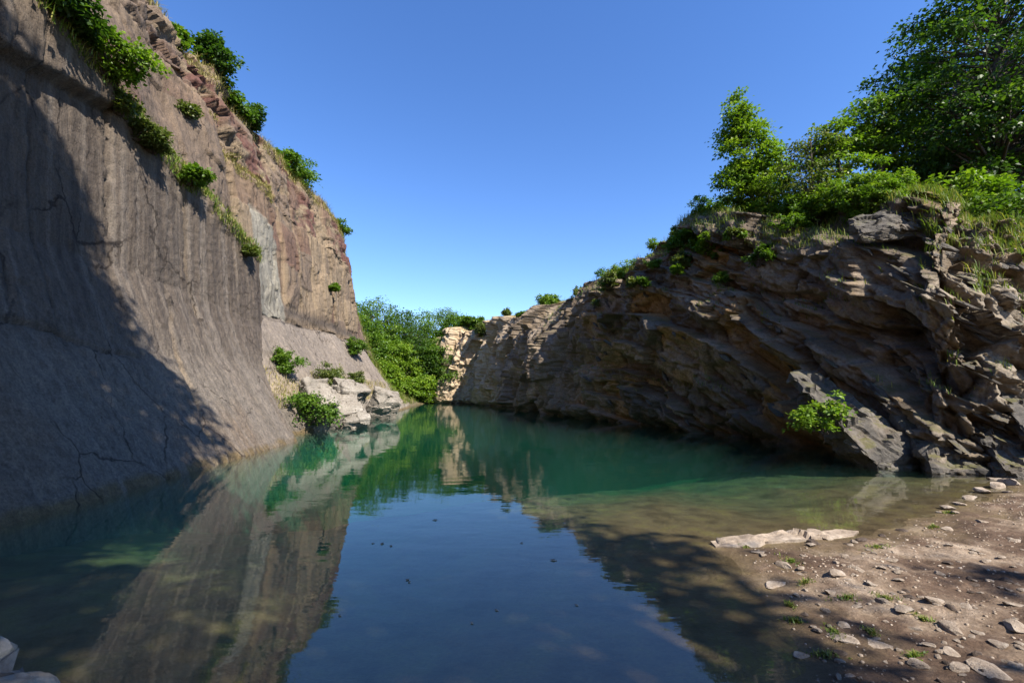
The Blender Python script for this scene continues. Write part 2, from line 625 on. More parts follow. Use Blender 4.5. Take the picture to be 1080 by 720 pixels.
# ------------------------------------------------------------------ left cliff: quarried wall in two tiers with a flared foot
#       y      P0 bed        P1 water     P2           P3            P4            P5 ledge out  P6 ledge in   P7            P8            P9 top        P10
SEC = [
    (-30, [(-3.5, -5), (-5.0, 0), (-6.0, 1.3), (-6.9, 2.65), (-7.8, 4.6), (-8.3, 10.9), (-9.3, 11.4), (-10.6, 14.7), (-11.0, 15.0), (-12.3, 17.8), (-15.5, 18.6)]),
    (4, [(-4.6, -5), (-6.2, 0), (-7.15, 1.3), (-8.05, 2.65), (-8.9, 4.6), (-9.4, 10.7), (-10.5, 11.2), (-11.5, 14.4), (-11.9, 14.7), (-13.2, 17.4), (-16, 18.2)]),
    (9, [(-4.9, -5), (-6.62, 0), (-7.55, 1.3), (-8.45, 2.65), (-9.3, 4.6), (-9.75, 9.6), (-10.6, 10.0), (-11.7, 13.8), (-12.0, 14.0), (-13.4, 17.1), (-16.4, 18)]),
    (13, [(-5.2, -5), (-6.98, 0), (-7.9, 1.3), (-8.8, 2.65), (-9.6, 4.6), (-10.0, 8.3), (-10.7, 8.7), (-11.8, 13.0), (-12.2, 13.3), (-13.6, 16.9), (-16.8, 17.8)]),
    (17.8, [(-5.6, -5), (-7.4, 0), (-8.3, 1.3), (-9.2, 2.65), (-9.8, 4.2), (-10.15, 7.2), (-11.0, 7.6), (-12.3, 12.5), (-12.6, 12.7), (-14.0, 16.4), (-17.2, 17.4)]),
    (18.5, [(-6.1, -5), (-8.3, 0), (-8.9, 0.9), (-10.4, 1.9), (-11.9, 4.8), (-12.0, 5.0), (-12.15, 6.4), (-12.8, 12.0), (-13.0, 12.2), (-14.1, 16.3), (-17.4, 17.3)]),
    (22, [(-6.3, -5), (-8.2, 0), (-8.5, 1.0), (-9.9, 1.7), (-12.1, 5.1), (-12.2, 5.3), (-12.4, 6.6), (-13.1, 12.0), (-13.2, 12.2), (-14.3, 16.2), (-17.8, 17.2)]),
    (28, [(-6.8, -5), (-8.75, 0), (-9.0, 1.05), (-10.1, 1.6), (-12.6, 5.4), (-12.7, 5.6), (-12.8, 6.8), (-13.4, 12.0), (-13.5, 12.2), (-14.4, 15.9), (-18, 16.8)]),
    (36, [(-7.4, -5), (-9.2, 0), (-9.5, 0.9), (-10.4, 1.35), (-12.9, 5.5), (-13.0, 5.6), (-13.1, 6.6), (-13.6, 11.4), (-13.7, 11.6), (-14.4, 15.2), (-18, 16)]),
    (39.5, [(-7.6, -5), (-9.4, 0), (-9.7, 0.8), (-10.5, 1.25), (-12.9, 5.1), (-13.0, 5.2), (-13.1, 6.1), (-13.7, 10.0), (-13.8, 10.2), (-14.5, 13.0), (-18, 14.4)]),
    (43, [(-8, -5), (-9.8, 0), (-10.1, 0.6), (-10.9, 1.0), (-12.8, 3.6), (-13, 3.8), (-13.3, 4.6), (-14.3, 6.6), (-14.6, 6.8), (-16, 8.6), (-19, 10.4)]),
    (47, [(-8.6, -5), (-10.3, 0), (-10.7, 0.4), (-11.4, 0.8), (-12.9, 2.2), (-13.2, 2.4), (-13.8, 2.9), (-15.5, 4.6), (-16, 4.9), (-18, 6.8), (-21, 8.6)]),
    (55, [(-8.8, -5), (-10.8, 0), (-11.4, 0.3), (-12.2, 0.7), (-13.5, 1.4), (-14, 1.6), (-14.8, 2.0), (-17, 3.6), (-18, 4.2), (-21, 6.2), (-25, 8.4)]),
    (64, [(-9, -5), (-11.5, 0), (-12.2, 0.4), (-13, 0.9), (-14.5, 1.8), (-15, 2.1), (-16, 2.6), (-18, 4.2), (-19, 4.9), (-22, 7), (-26, 9.2)]),
]
sec_y = np.array([s[0] for s in SEC], float)
sec_p = np.array([s[1] for s in SEC], float)                      # (S, 11, 2)
CNT = [7, 22, 24, 34, 76, 14, 74, 8, 52, 18]
rowk, rowf = [], []
for k, c in enumerate(CNT):
    for i in range(c):
        rowk.append(k)
        rowf.append(i / c)
rowk.append(len(CNT) - 1)
rowf.append(1.0)
rowk, rowf = np.array(rowk), np.array(rowf)
rowpos = rowk + rowf                                              # profile coordinate 0..10
vy = np.concatenate([np.linspace(-30, 3.4, 50), np.arange(3.5, 17.75, 0.055), np.arange(17.76, 18.56, 0.05), np.arange(18.6, 44, 0.09), np.linspace(44.2, 64, 70)])
px_ = np.stack([np.interp(vy, sec_y, sec_p[:, k, 0]) for k in range(11)], 1)
pz_ = np.stack([np.interp(vy, sec_y, sec_p[:, k, 1]) for k in range(11)], 1)
LX = px_[:, rowk] * (1 - rowf) + px_[:, rowk + 1] * rowf
LZ = pz_[:, rowk] * (1 - rowf) + pz_[:, rowk + 1] * rowf
LY = np.repeat(vy[:, None], len(rowk), 1)
nearcorner = np.exp(-((LY - 18.1) / 1.6) ** 2)
LY = LY - 2.5 * (1 - np.clip(LZ / 4.4, 0, 1)) * nearcorner
RP = np.repeat(rowpos[None], len(vy), 0)
P = np.stack([LX, LY, LZ], -1)


def grid_normals(P):
    du = np.gradient(P, axis=0)
    dv = np.gradient(P, axis=1)
    n = np.cross(du, dv)
    return n / np.maximum(np.linalg.norm(n, axis=-1, keepdims=True), 1e-9)


N = grid_normals(P)
if N[len(vy) // 2, 150, 0] < 0:
    N = -N
tier1 = (LY < 18.4) & (RP < 5.2)
t1 = smooth(18.6, 17.9, LY) * smooth(5.6, 5.0, RP)
t2 = smooth(5.4, 6.1, RP) * smooth(9.4, 8.8, RP)
topz = smooth(7.6, 8.2, RP) * smooth(9.6, 9.0, RP)
disp = 0.22 * fbm(LX * .35, LY * .35, LZ * .25, 3, 2) * (0.2 + 0.8 * (1 - t1))
disp += 0.020 * (1 - .6 * t1) * fbm(LX * 1.6, LY * 1.6, LZ * .6, 4, 5)
disp += 0.010 * fbm(LY * 5.5, LZ * .35, LX * .5, 3, 9)            # vertical drill flutes
disp += 0.016 * fbm(LX * 9, LY * 9, LZ * 9, 2, 14)
# upright slabs of the second tier: stepped columns of uneven width
edges, offs = [-40.0], []
rr_ = random.Random(3)
e1_, o1_ = [-40.0], []
while e1_[-1] < 40:
    e1_.append(e1_[-1] + rr_.choice((0.8, 1.3, 1.9, 2.6, 3.2)))
    o1_.append(rr_.uniform(-0.13, 0.13))
e1_, o1_ = np.array(e1_), np.array(o1_)
ln1 = LY + .02 * LZ + .015 * fbm(LZ * .9, LY * .1, 0, 3, 47)
c1_ = np.clip(np.searchsorted(e1_, ln1) - 1, 0, len(o1_) - 1)
ed1 = np.minimum(np.abs(ln1 - e1_[c1_]), np.abs(e1_[c1_ + 1] - ln1))
brk1 = np.floor(LZ * .33 + 1.7 * np.sin(c1_ * 3.3))
disp += t1 * smooth(2.0, 3.6, RP) * (o1_[c1_] + .05 * (_hash(c1_.astype(np.int64), brk1.astype(np.int64), 0 * c1_, 16) - .5) - .05 * np.exp(-(ed1 / .04) ** 2))
while edges[-1] < 70:
    edges.append(edges[-1] + rr_.choice((0.9, 1.5, 2.2, 2.9, 3.6)))
    offs.append(rr_.uniform(-0.22, 0.24))
edges, offs = np.array(edges), np.array(offs)
lean = LY + 0.06 * LZ + 0.16 * fbm(LY * .5, LZ * .6, 0, 2, 44)
ci = np.clip(np.searchsorted(edges, lean) - 1, 0, len(offs) - 1)
far2 = smooth(14, 19, LY) * smooth(43, 40, LY)
disp += offs[ci] * t2 * (0.25 + 0.75 * far2) * smooth(9.3, 8.9, RP)
row2 = np.floor(LZ * .42 + 0.4 * np.sin(ci * 2.1))
disp += (_hash(ci.astype(np.int64), row2.astype(np.int64), 0 * ci, 6) - .5) * 0.09 * t2 * far2
ed = np.minimum(np.abs(lean - edges[ci]), np.abs(edges[ci + 1] - lean))
disp -= 0.10 * np.exp(-(ed / 0.06) ** 2) * t2 * (0.3 + far2)
# broken red beds at the top
d1, d2, cid = cells(LX * .9, LY * .8 + .4 * LZ, LZ * 1.4, 4)
disp += topz * (1 - .75 * smooth(17, 24, LY)) * (0.75 * facets(LX * .8, LY * .7 + .3 * LZ, LZ * 1.2, 4, 1.3) + 0.28 * facets(LX * 2.2, LY * 2, LZ * 2.8, 24, 1.3) + 0.12 * fbm(LX * .8, LY * .8, LZ * 1.4, 3, 23))
disp += (.14 * t2 * far2 + .05 * (1 - .8 * t1)) * facets(LX * .8, LY * .9, LZ * .4, 64, 1.5) + .045 * (1 - .75 * t1) * facets(LX * 3, LY * 3, LZ * 1.3, 65, 1.4) + .018 * facets(LX * 8, LY * 8, LZ * 6, 66, 1.4)
disp += .016 * np.abs(np.sin(math.pi * (LY + .03 * fbm(LZ * .5, LY, 0, 2, 3)) / .31)) * smooth(2.6, 3.6, RP) * smooth(7.2, 6.8, RP) * smooth(-.3, .2, fbm(LY * .5, LZ * .3, 0, 2, 93))
# joints and cracks in the lower tier
for (y0, z0, z1, wd, dp, slope) in ((10.35, 5.2, 10.5, .05, .16, .02), (13.3, 3.8, 9, .07, .10, -.05), (12.2, 0, 4.6, .05, .08, .30), (15.4, 4.0, 8.0, .04, .06, .0), (7.6, 3.0, 10.5, .04, .07, .03)):
    yy = y0 + slope * (LZ - 4.5) + 0.10 * fbm(LZ * 1.3, y0, 0, 3, 71)
    disp -= dp * np.exp(-((LY - yy) / wd) ** 2) * smooth(z0 - .3, z0 + .3, LZ) * smooth(z1 + .3, z1 - .3, LZ) * t1
# the upper block left of the tall joint stands proud
disp += 0.34 * smooth(10.34, 10.28, LY) * smooth(8.0, 8.25, LZ + 0.10 * fbm(LY * 1.5, 0, 0, 3, 8) - .25 * (LY - 9)) * t1
# long dark crack low on the wall
zc = 2.75 - 0.16 * (LY - 8.0) + 0.05 * fbm(LY * 1.5, 0, 0, 3, 18)
disp -= 0.10 * np.exp(-((LZ - zc) / .035) ** 2) * smooth(7.0, 7.4, LY) * smooth(10.6, 10.1, LY) * t1
# rubble on the recessed shelf
shelf = smooth(18.2, 18.8, LY) * smooth(1.7, 2.0, RP) * smooth(3.3, 2.9, RP)
d1, d2, cid2 = cells(LX * 1.7, LY * 1.7, LZ * 1.7, 15)
disp += shelf * (0.30 * (0.6 - d1))
# crumbled ledges
ledge = np.exp(-((RP - 5.05) / .25) ** 2) + np.exp(-((RP - 7.1) / .25) ** 2)
disp += 0.16 * ledge * fbm(LX * 1.2, LY * 1.2, LZ * 1.2, 4, 33)
disp *= smooth(10.0, 9.3, RP)
P = P + N * disp[..., None]
# colours of the rock types
gb = np.array([.150, .128, .112])
C = np.repeat(np.repeat(gb[None, None], P.shape[0], 0), P.shape[1], 1)


def blend(C, w, c):
    w = np.clip(w, 0, 1)[..., None]
    return C * (1 - w) + np.array(c) * w


big = fbm(LX * .4, LY * .5, LZ * .25, 4, 51)
strk = fbm(LY * 2.6, LZ * .12, 0, 4, 61)
C = blend(C, smooth(3.6, 2.2, RP) * t1, (.215, .195, .175))
C = blend(C, smooth(.0, .8, strk) * t1 * smooth(3, 4.2, RP) * .7, (.095, .080, .072))
C = blend(C, smooth(.15, .8, big) * t1 * .6, (.225, .175, .135))
C = blend(C, t2 * (1 - t1), (.225, .178, .142))
C = blend(C, t2 * smooth(-.1, .5, fbm(ci * 3.1, row2 * 1.7, 0, 1, 5)) * .75, (.185, .105, .082))
C = blend(C, t2 * smooth(.1, .5, fbm(ci * 5.7, row2 * .6, 3, 1, 8)) * far2 * .8, (.33, .265, .19))
C = blend(C, t2 * np.exp(-(ed / .12) ** 2) * .5 * far2, (.36, .29, .20))
C = blend(C, t2 * smooth(16, 12, LY) * .6 * smooth(-.3, .4, strk), (.135, .105, .092))
C = blend(C, topz * smooth(-.35, .25, big), (.165, .085, .072))
C = blend(C, topz * smooth(.2, .6, fbm(LX, LY, LZ * 2, 3, 91)), (.30, .24, .17))
C = blend(C, ledge * .6, (.30, .235, .165))
slab2 = smooth(18.3, 18.8, LY) * smooth(4.6, 4.2, RP) * smooth(2.6, 3.0, RP)
C = blend(C, slab2, (.33, .295, .265))
C = blend(C, slab2 * smooth(.1, .6, big) * .6, (.25, .225, .205))
C = blend(C, shelf, (.40, .345, .275))
C = blend(C, smooth(18.3, 18.8, LY) * smooth(2.05, 1.9, RP), (.37, .345, .31))
panel = smooth(21.6, 21.8, lean) * smooth(25.0, 24.8, lean) * smooth(4.6, 4.9, RP) * smooth(6.80, 6.72, RP + .06 * (lean - 21.8))
C = blend(C, panel, (.34, .335, .30))
C = blend(C, smooth(.14, .05, np.abs(LZ - .04 + .04 * strk)) * .8, (.20, .15, .07))       # tide mark
C = blend(C, smooth(9.2, 9.6, RP), (.14, .12, .06))
C = blend(C, smooth(43, 47, LY) * .8, (.16, .14, .075))
for (y0, slope, z0, z1) in ((13.3, -.05, 3.8, 9), (12.2, .30, 0.2, 4.6), (15.9, .03, 4.0, 7.6)):
    yy = y0 + slope * (LZ - 4.5) + 0.10 * fbm(LZ * 1.3, y0, 0, 3, 71) + .05
    C = blend(C, t1 * np.exp(-((LY - yy) / .075) ** 2) * smooth(z0, z0 + .4, LZ) * smooth(z1, z1 - .4, LZ) * smooth(-.6, .1, fbm(LZ * 2, y0, 1, 2, 5)) * .5, (.34, .27, .19))
C = blend(C, t1 * np.exp(-(ed1 / .05) ** 2) * smooth(2.4, 3.6, RP) * smooth(-.4, .3, big) * .55, (.07, .06, .055))
C = blend(C, t1 * smooth(.25, .75, fbm(LY * 4.2, LZ * .07, 3, 3, 97)) * .55, (.27, .245, .225))
C = blend(C, t1 * smooth(.3, .8, fbm(LY * 5.2, LZ * .06, 7, 3, 98)) * .5 * smooth(2.6, 4, RP), (.08, .070, .066))
C *= .56 * np.array([1.05, .985, .905])
# plateau far out
far = P[:, -1:].copy()
rows = [P]
colrows = [C]
for e, dz in ((6, .6), (20, 1.5), (60, 2.5), (240, 3), (900, 0)):
    f = far.copy()
    f[..., 0] -= e
    f[..., 2] += dz
    rows.append(f)
    colrows.append(np.repeat(np.repeat(np.array([[[.12, .12, .05]]]), P.shape[0], 0), 1, 1))
PL = np.concatenate(rows, 1)
CL = np.concatenate(colrows, 1)
left_cliff = link('cliff_left', grid_mesh('cliff_left', PL, CL, smooth_shade=False), M['left_rock'])
tag(left_cliff, 'tall quarried grey brown rock wall in two tiers with a flared foot', kind='structure')
LEFT = dict(P=P, N=grid_normals(P) * (1 if grid_normals(P)[len(vy) // 2, 150, 0] > 0 else -1), RP=RP)

# ------------------------------------------------------------------ right cliff: tilted beds, ledges and overhangs
BASE = np.array([(34, 2.0), (24, 5.0), (15, 7.9), (11.0, 9.25), (9.3, 10.1), (8.9, 12.0), (8.5, 14.0), (7.5, 17), (6.5, 20), (5.2, 25), (3.7, 31), (2.1, 37),
                 (0.4, 43.5), (-1.7, 48), (-2.9, 52), (-3.4, 55.5), (-4.8, 57.6), (-8.3, 58.4), (-9.6, 60.0), (-11, 64)])
# catmull-rom smoothing
pts = []
for i in range(len(BASE) - 1):
    p0, p1, p2, p3 = BASE[max(i - 1, 0)], BASE[i], BASE[i + 1], BASE[min(i + 2, len(BASE) - 1)]
    for s in np.linspace(0, 1, 24, endpoint=False):
        pts.append(0.5 * ((2 * p1) + (-p0 + p2) * s + (2 * p0 - 5 * p1 + 4 * p2 - p3) * s * s + (-p0 + 3 * p1 - 3 * p2 + p3) * s ** 3))
pts.append(BASE[-1])
pts = np.array(pts)
arc = np.concatenate([[0], np.cumsum(np.hypot(*np.diff(pts, axis=0).T))])


def arc_of(x, y):
    return arc[np.argmin((pts[:, 0] - x) ** 2 + (pts[:, 1] - y) ** 2)]


A_NOSE = arc_of(9.0, 10.0)
tt = np.concatenate([np.linspace(0, A_NOSE - 7, 190, endpoint=False), np.arange(A_NOSE - 7, A_NOSE + 12, 0.042), np.arange(A_NOSE + 12, A_NOSE + 30, 0.075), np.arange(A_NOSE + 30, arc[-1], 0.12)])
bx_ = np.interp(tt, arc, pts[:, 0])
by_ = np.interp(tt, arc, pts[:, 1])
tx, ty = np.gradient(bx_, tt), np.gradient(by_, tt)
ker = np.ones(41) / 41
tx = np.convolve(np.pad(tx, 20, 'edge'), ker, 'valid')
ty = np.convolve(np.pad(ty, 20, 'edge'), ker, 'valid')
ln = np.hypot(tx, ty)
ox, oy = -ty / ln, tx / ln                                         # outward: towards the lake
rel = tt - A_NOSE
ua = np.arange(-40, arc[-1] + 40, .25)                             # the plateau runs back along a much smoother direction
ux, uy = np.interp(ua, tt, ox), np.interp(ua, tt, oy)
kk = np.exp(-(np.arange(-48, 49) * .25 / 6.0) ** 2)
kk /= kk.sum()
ux, uy = np.convolve(ux, kk, 'same'), np.convolve(uy, kk, 'same')
ox2, oy2 = np.interp(tt, ua, ux), np.interp(tt, ua, uy)
l2 = np.hypot(ox2, oy2)
ox2, oy2 = ox2 / l2, oy2 / l2
KEYT = [(-26, 5.4), (-14, 5.2), (-6, 5.3), (-2, 6.0), (0, 6.5), (2, 7.1), (4, 7.6), (7, 8.5), (10, 9.4), (15.5, 9.1), (21.6, 8.5), (28, 8.5), (34.5, 8.9), (40, 9.3), (44, 9.6), (47.5, 9.4), (50, 9.4), (54, 9.6), (60, 9)]
KEYB = [(-26, 6.5), (-14, 6.2), (-6, 5.0), (-2, 2.9), (0, 2.2), (2, 2.0), (4, 2.0), (7, 2.2), (10, 2.4), (15.5, 2.2), (21.6, 2.0), (28, 1.8), (34.5, 1.5), (60, 1.4)]
topz_t = np.interp(rel, *np.array(KEYT).T) + 0.35 * fbm(tt * .5, 0, 0, 4, 3)
back_t = np.interp(rel, *np.array(KEYB).T)
# bedding: rows follow the beds, which climb away from the shore
S = np.interp(rel, [-26, -8, 0, 6, 11, 18, 30, 60], [-5, -4.2, 0, 4.2, 6.4, 7.6, 8.0, 8.4])
qmin, qmax = -1.6 - S.max(), 11.5 - S.min()
qs = np.arange(qmin, qmax, 0.045)
# bed boundaries
r2_ = random.Random(11)
qb = [qmin]
while qb[-1] < qmax:
    qb.append(qb[-1] + r2_.choice((0.14, 0.3, 0.45, 0.7, 1.0, 1.4)))
qb = np.array(qb)
Q = np.repeat(qs[None], len(tt), 0)
T = np.repeat(rel[:, None], len(qs), 1)
li = np.clip(np.searchsorted(qb, Q) - 1, 0, len(qb) - 2)
lv = (Q - qb[li]) / (qb[li + 1] - qb[li])                          # 0 foot of the bed .. 1 its top
warp = 0.30 * fbm(T * .30, Q * .30, 0, 2, 12) + 0.02 * fbm(T * 1.7, Q * 1.3, 0, 2, 15)
Z = Q + S[:, None] + warp
near = smooth(22, 13, T)
# joints split every bed into blocks of uneven length
jl = 1.0 + 2.4 * _hash(li.astype(np.int64), 0 * li, 0 * li, 3)
jt = T / jl + 3.7 * _hash(li.astype(np.int64), 0 * li + 1, 0 * li, 4) + 0.25 * (Z * .5) + 0.03 * fbm(T * 2, Z * 2, 0, 2, 66)
jc = np.floor(jt)
jv = jt - jc
blk = _hash(jc.astype(np.int64), li.astype(np.int64), 0 * li, 8)
thick = (qb[li + 1] - qb[li])
layer_off = (_hash(li.astype(np.int64), 0 * li + 5, 0 * li, 12) - .5) * 0.95
TOP = np.repeat(topz_t[:, None], len(qs), 1)
nose = smooth(1.5, -.8, T)
out = layer_off * (0.06 + .94 * near) * (1 - .55 * nose) + (blk - .5) * (.16 + 0.46 * near) * (1 - .4 * nose) + (0.10 + .30 * thick) * (lv - .5) * near
out += -0.10 * np.exp(-(np.minimum(jv, 1 - jv) * jl / .05) ** 2) - 0.10 * np.exp(-((1 - lv) * thick / .035) ** 2) * near
out += 0.32 * fbm(T * .30, Z * .30, 0, 2, 27)
act = (Z > -1.8) & (Z < TOP + 1.2)
fa = np.zeros_like(Z)
ta, qa = T[act], Q[act]
na = near[act]
fn = .62 * facets(ta * .5, qa * .6, 0 * ta + .5, 3, 1.5) + .24 * facets(ta * .95, qa * 1.5, 0 * ta + .5, 5, 1.6) + .13 * facets(ta * 2.4, qa * 4.6, 0 * ta + .5, 7, 1.8) + .05 * facets(ta * 6.0, qa * 9.0, 0 * ta + .5, 8, 1.8)
za = Z[act]
ff_ = 1.5 * facets(ta * .36 + .08 * za, za * .16, 0 * ta + .5, 13, 1.3) + .60 * facets(ta * .9 + .3 * za, za * .45, 0 * ta + .5, 15, 1.5) + .30 * facets(ta * 1.9, za * 1.1, 0 * ta + .5, 17, 1.6) + .1 * facets(ta * 4, za * 3, 0 * ta + .5, 19, 1.6)
fb = .55 * facets(ta * .7, qa * .8, 0 * ta + .5, 33, 1.7) + .36 * facets(ta * 1.7, qa * 1.9, 0 * ta + .5, 35, 1.8) + .14 * facets(ta * 4.2, qa * 4.6, 0 * ta + .5, 37, 1.8)
no_ = smooth(1.5, -.8, ta)
fa[act] = na * (fn * (1 - no_) + fb * no_) + (1 - na) * ff_
out += fa
# tall ribs and buttresses of the far part
ribs = np.abs(fbm(T * .22 + .10 * Z, Z * .05, 0, 3, 41))
out += (1 - near) * (1.6 * (ribs - .35)) 
# overhanging brow, undercut foot
h = np.clip(Z / TOP, -.5, 1)
BK = np.repeat(back_t[:, None], len(qs), 1)
lean_r = BK * (-0.10 * h + 1.1 * np.clip(h, 0, 1) ** 4) * smooth(.5, 4, T) + BK * np.clip(h, 0, 1) ** 1.2 * (1 - smooth(.5, 4, T))
out = out * smooth(-26, -10, T)
out -= 0.35 * smooth(0.45, 0.05, Z) * smooth(1.5, 4, T)
exc = np.clip(Z - TOP, 0, None)
fold = smooth(0, .8, exc)
outd = out * (1 - .8 * fold) - lean_r
exb = exc * (1.0 + .35 * exc)
Zf = np.minimum(Z, TOP) + (1 - np.exp(-exc * .5)) * 0.9 + fold * 0.15 * fbm(T * .8, exc, 0, 3, 5)
RX = bx_[:, None] + ox[:, None] * outd - ox2[:, None] * exb
RY = by_[:, None] + oy[:, None] * outd - oy2[:, None] * exb
PR = np.stack([RX, RY, Zf], -1)
keep = (Z > -1.7)
CR = np.repeat(np.repeat(np.array([[[.150, .132, .115]]]), PR.shape[0], 0), PR.shape[1], 1)
lc = _hash(li.astype(np.int64), jc.astype(np.int64), 0 * li, 33)
CR = blend(CR, smooth(.45, .8, lc) * near * smooth(-1, 3, T), (.25, .170, .085))
CR = blend(CR, nose * .6, (.16, .148, .132))
CR = blend(CR, smooth(.62, .75, blk) * near * .6, (.20, .19, .178))
CR = blend(CR, near * np.maximum(np.exp(-((1 - lv) * thick / .05) ** 2), np.exp(-(np.minimum(jv, 1 - jv) * jl / .05) ** 2)) * .75, (.045, .038, .032))
CR = blend(CR, smooth(.35, .0, lc), (.095, .085, .078))
CR = blend(CR, smooth(.1, .7, fbm(T * .5, Z * .7, 0, 4, 81)) * .7, (.23, .205, .185))
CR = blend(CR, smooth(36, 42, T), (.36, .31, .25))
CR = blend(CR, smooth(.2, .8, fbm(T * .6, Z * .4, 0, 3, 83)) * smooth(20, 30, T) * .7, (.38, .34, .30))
CR = blend(CR, smooth(.25, -.05, Z + .08 * fbm(T * 2, 0, 0, 3, 4)), (.06, .055, .045))
CR = blend(CR, fold * .9, (.16, .15, .065))
CR *= np.array([1.26, 1.12, .93])
farrows, farc = [PR], [CR]
last = PR[:, -1].copy()
for e, dz in ((30, .5), (120, 2), (500, 3), (1000, 0)):
    f = last.copy()
    f[:, 0] += e * np.maximum(-ox2, .25)
    f[:, 1] += e * -oy2
    f[:, 2] += dz
    farrows.append(f[:, None])
    farc.append(np.repeat(np.array([[[.12, .12, .05]]]), len(tt), 0))
PRf = np.concatenate(farrows, 1)
keepf = np.concatenate([keep, np.ones((len(tt), 4), bool)], 1)
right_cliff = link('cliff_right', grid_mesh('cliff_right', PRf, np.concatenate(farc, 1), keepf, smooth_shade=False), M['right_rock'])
tag(right_cliff, 'dark fractured rock face of tilted beds with grassy top', kind='structure')
NR = grid_normals(PR)
sgn = np.sign((NR[..., 2] * fold).sum()) or 1
NR = NR * sgn

# ------------------------------------------------------------------ far hillside behind the end of the lake
hx = np.concatenate([np.linspace(-400, -42, 12), np.linspace(-40, 30, 110), np.linspace(34, 400, 12)])
hy = np.concatenate([np.linspace(56, 100, 90), np.linspace(104, 1200, 16)])
X, Y = np.meshgrid(hx, hy, indexing='ij')
Zh = -1.0 + 9.5 * smooth(57, 84, Y + .25 * (X + 8)) + .6 * fbm(X * .2, Y * .2, 0, 4, 7) + 2 * smooth(90, 300, Y)
hill = link('hillside', grid_mesh('hillside', np.stack([X, Y, Zh], -1)), M['soil'])
tag(hill, 'wooded slope rising behind the far end of the lake', kind='structure')


# ------------------------------------------------------------------ rocks
def blob_stone(seed, flat=0.5, sub=2, planes=9, cut=(.55, .85), rough=.05):
    r = random.Random(seed)
    bm = bmesh.new()
    bmesh.ops.create_icosphere(bm, subdivisions=sub, radius=1.0)
    pl = []
    for _ in range(planes):
        n = Vector((r.gauss(0, 1), r.gauss(0, 1), r.gauss(0, 1))).normalized()
        pl.append((n, r.uniform(*cut)))
    co = np.array([v.co[:] for v in bm.verts])
    for n, d in pl:
        k = co @ np.array(n[:])
        co = co - np.outer(np.clip(k - d, 0, None), np.array(n[:]))
    co *= (1 + rough * fbm(co[:, 0] * 2 + seed, co[:, 1] * 2, co[:, 2] * 2, 3, seed))[:, None]
    co *= np.array([1, r.uniform(.6, .95), flat])
    for v, c in zip(bm.verts, co):
        v.co = c
    me = bpy.data.meshes.new('stone')
    bm.to_mesh(me)
    bm.free()
    return me


def hull_rock(name, points, material, strata=.0, bevel=.05, rough=.07, freq=1.6, seed=1, parent=None):
    bm = bmesh.new()
    c0 = np.mean(points, 0)
    for p in points:
        bm.verts.new(Vector(p - c0))
    bmesh.ops.convex_hull(bm, input=bm.verts)
    for v in [v for v in bm.verts if not v.link_faces]:
        bm.verts.remove(v)
    if bevel > 0:
        bmesh.ops.bevel(bm, geom=list(bm.edges), offset=bevel, segments=2, affect='EDGES', profile=.6)
    bmesh.ops.triangulate(bm, faces=bm.faces)
    for _ in range(5):
        long = [e for e in bm.edges if e.calc_length() > .09]
        if not long:
            break
        bmesh.ops.subdivide_edges(bm, edges=long, cuts=1)
        bmesh.ops.triangulate(bm, faces=[f for f in bm.faces if len(f.verts) > 3])
    bm.normal_update()
    co = np.array([v.co[:] for v in bm.verts])
    no = np.array([v.normal[:] for v in bm.verts])
    qv = co @ np.array([.22, -.55, .80]) + .03 * fbm(co[:, 0] * 2, co[:, 1] * 2, 0, 2, seed)
    lay = (_hash(np.floor(qv / .11).astype(np.int64), np.zeros(len(qv), np.int64), np.zeros(len(qv), np.int64), seed) - .5)
    d = rough * (fbm(co[:, 0] * freq + seed, co[:, 1] * freq, co[:, 2] * freq * 1.5, 2, seed) + 2.0 * facets(co[:, 0] * 1.9 + seed, co[:, 1] * 1.9, co[:, 2] * 2.6, seed, 1.6)
                 + .45 * facets(co[:, 0] * 4, co[:, 1] * 4, co[:, 2] * 5, seed + 3, 1.5)) + strata * lay
    co = co + no * d[:, None]
    for v, c in zip(bm.verts, co):
        v.co = c
    me = bpy.data.meshes.new(name)
    bm.to_mesh(me)
    bm.free()
    o = link(name, me, material, parent)
    o.location = c0
    return o


def slab_px(quad, thick, drop=(0, 0, -1), material=None, seed=1, name='rock_slab', parent=None, rough=.07, strata=.0):
    top = [at(*p) for p in quad]
    dv = np.array(drop, float) * thick
    return hull_rock(name, np.array(top + [p + dv * (.8 + .3 * ((k * 37 + seed) % 5) / 5) for k, p in enumerate(top)]), material or M['slab'], strata, seed=seed, parent=parent, rough=rough)


BED = np.array([.10, -.55, -.83])
# the big leaning slab by the inlet and its neighbours, parts of the right cliff
big_slabs = [
    ([(832, 392, 11.9), (866, 398, 12.6), (985, 476, 10.4), (925, 490, 10.0)], 1.0),
    ([(930, 420, 11.6), (968, 425, 12.0), (1045, 497, 9.4), (985, 494, 9.6)], .8),
    ([(1005, 432, 10.6), (1045, 428, 11.2), (1100, 490, 8.9), (1062, 497, 9.0)], .8),
    ([(1040, 400, 10.4), (1085, 415, 10.8), (1140, 470, 8.9), (1090, 468, 9.0)], .6),
    ([(893, 230, 12.8), (980, 216, 12.6), (1000, 238, 11.8), (905, 244, 12.1)], .38),
    ([(985, 252, 11.6), (1030, 250, 11.9), (1030, 268, 11.2), (995, 266, 11.3)], .3),
    ([(945, 318, 11.9), (985, 312, 12.1), (1090, 395, 10.1), (1050, 402, 10.0)], .4),
]
for k, (quad, th) in enumerate(big_slabs):
    slab_px(quad, th, (.35, .25, -.9), seed=k + 3, parent=right_cliff, rough=.07, strata=.08)

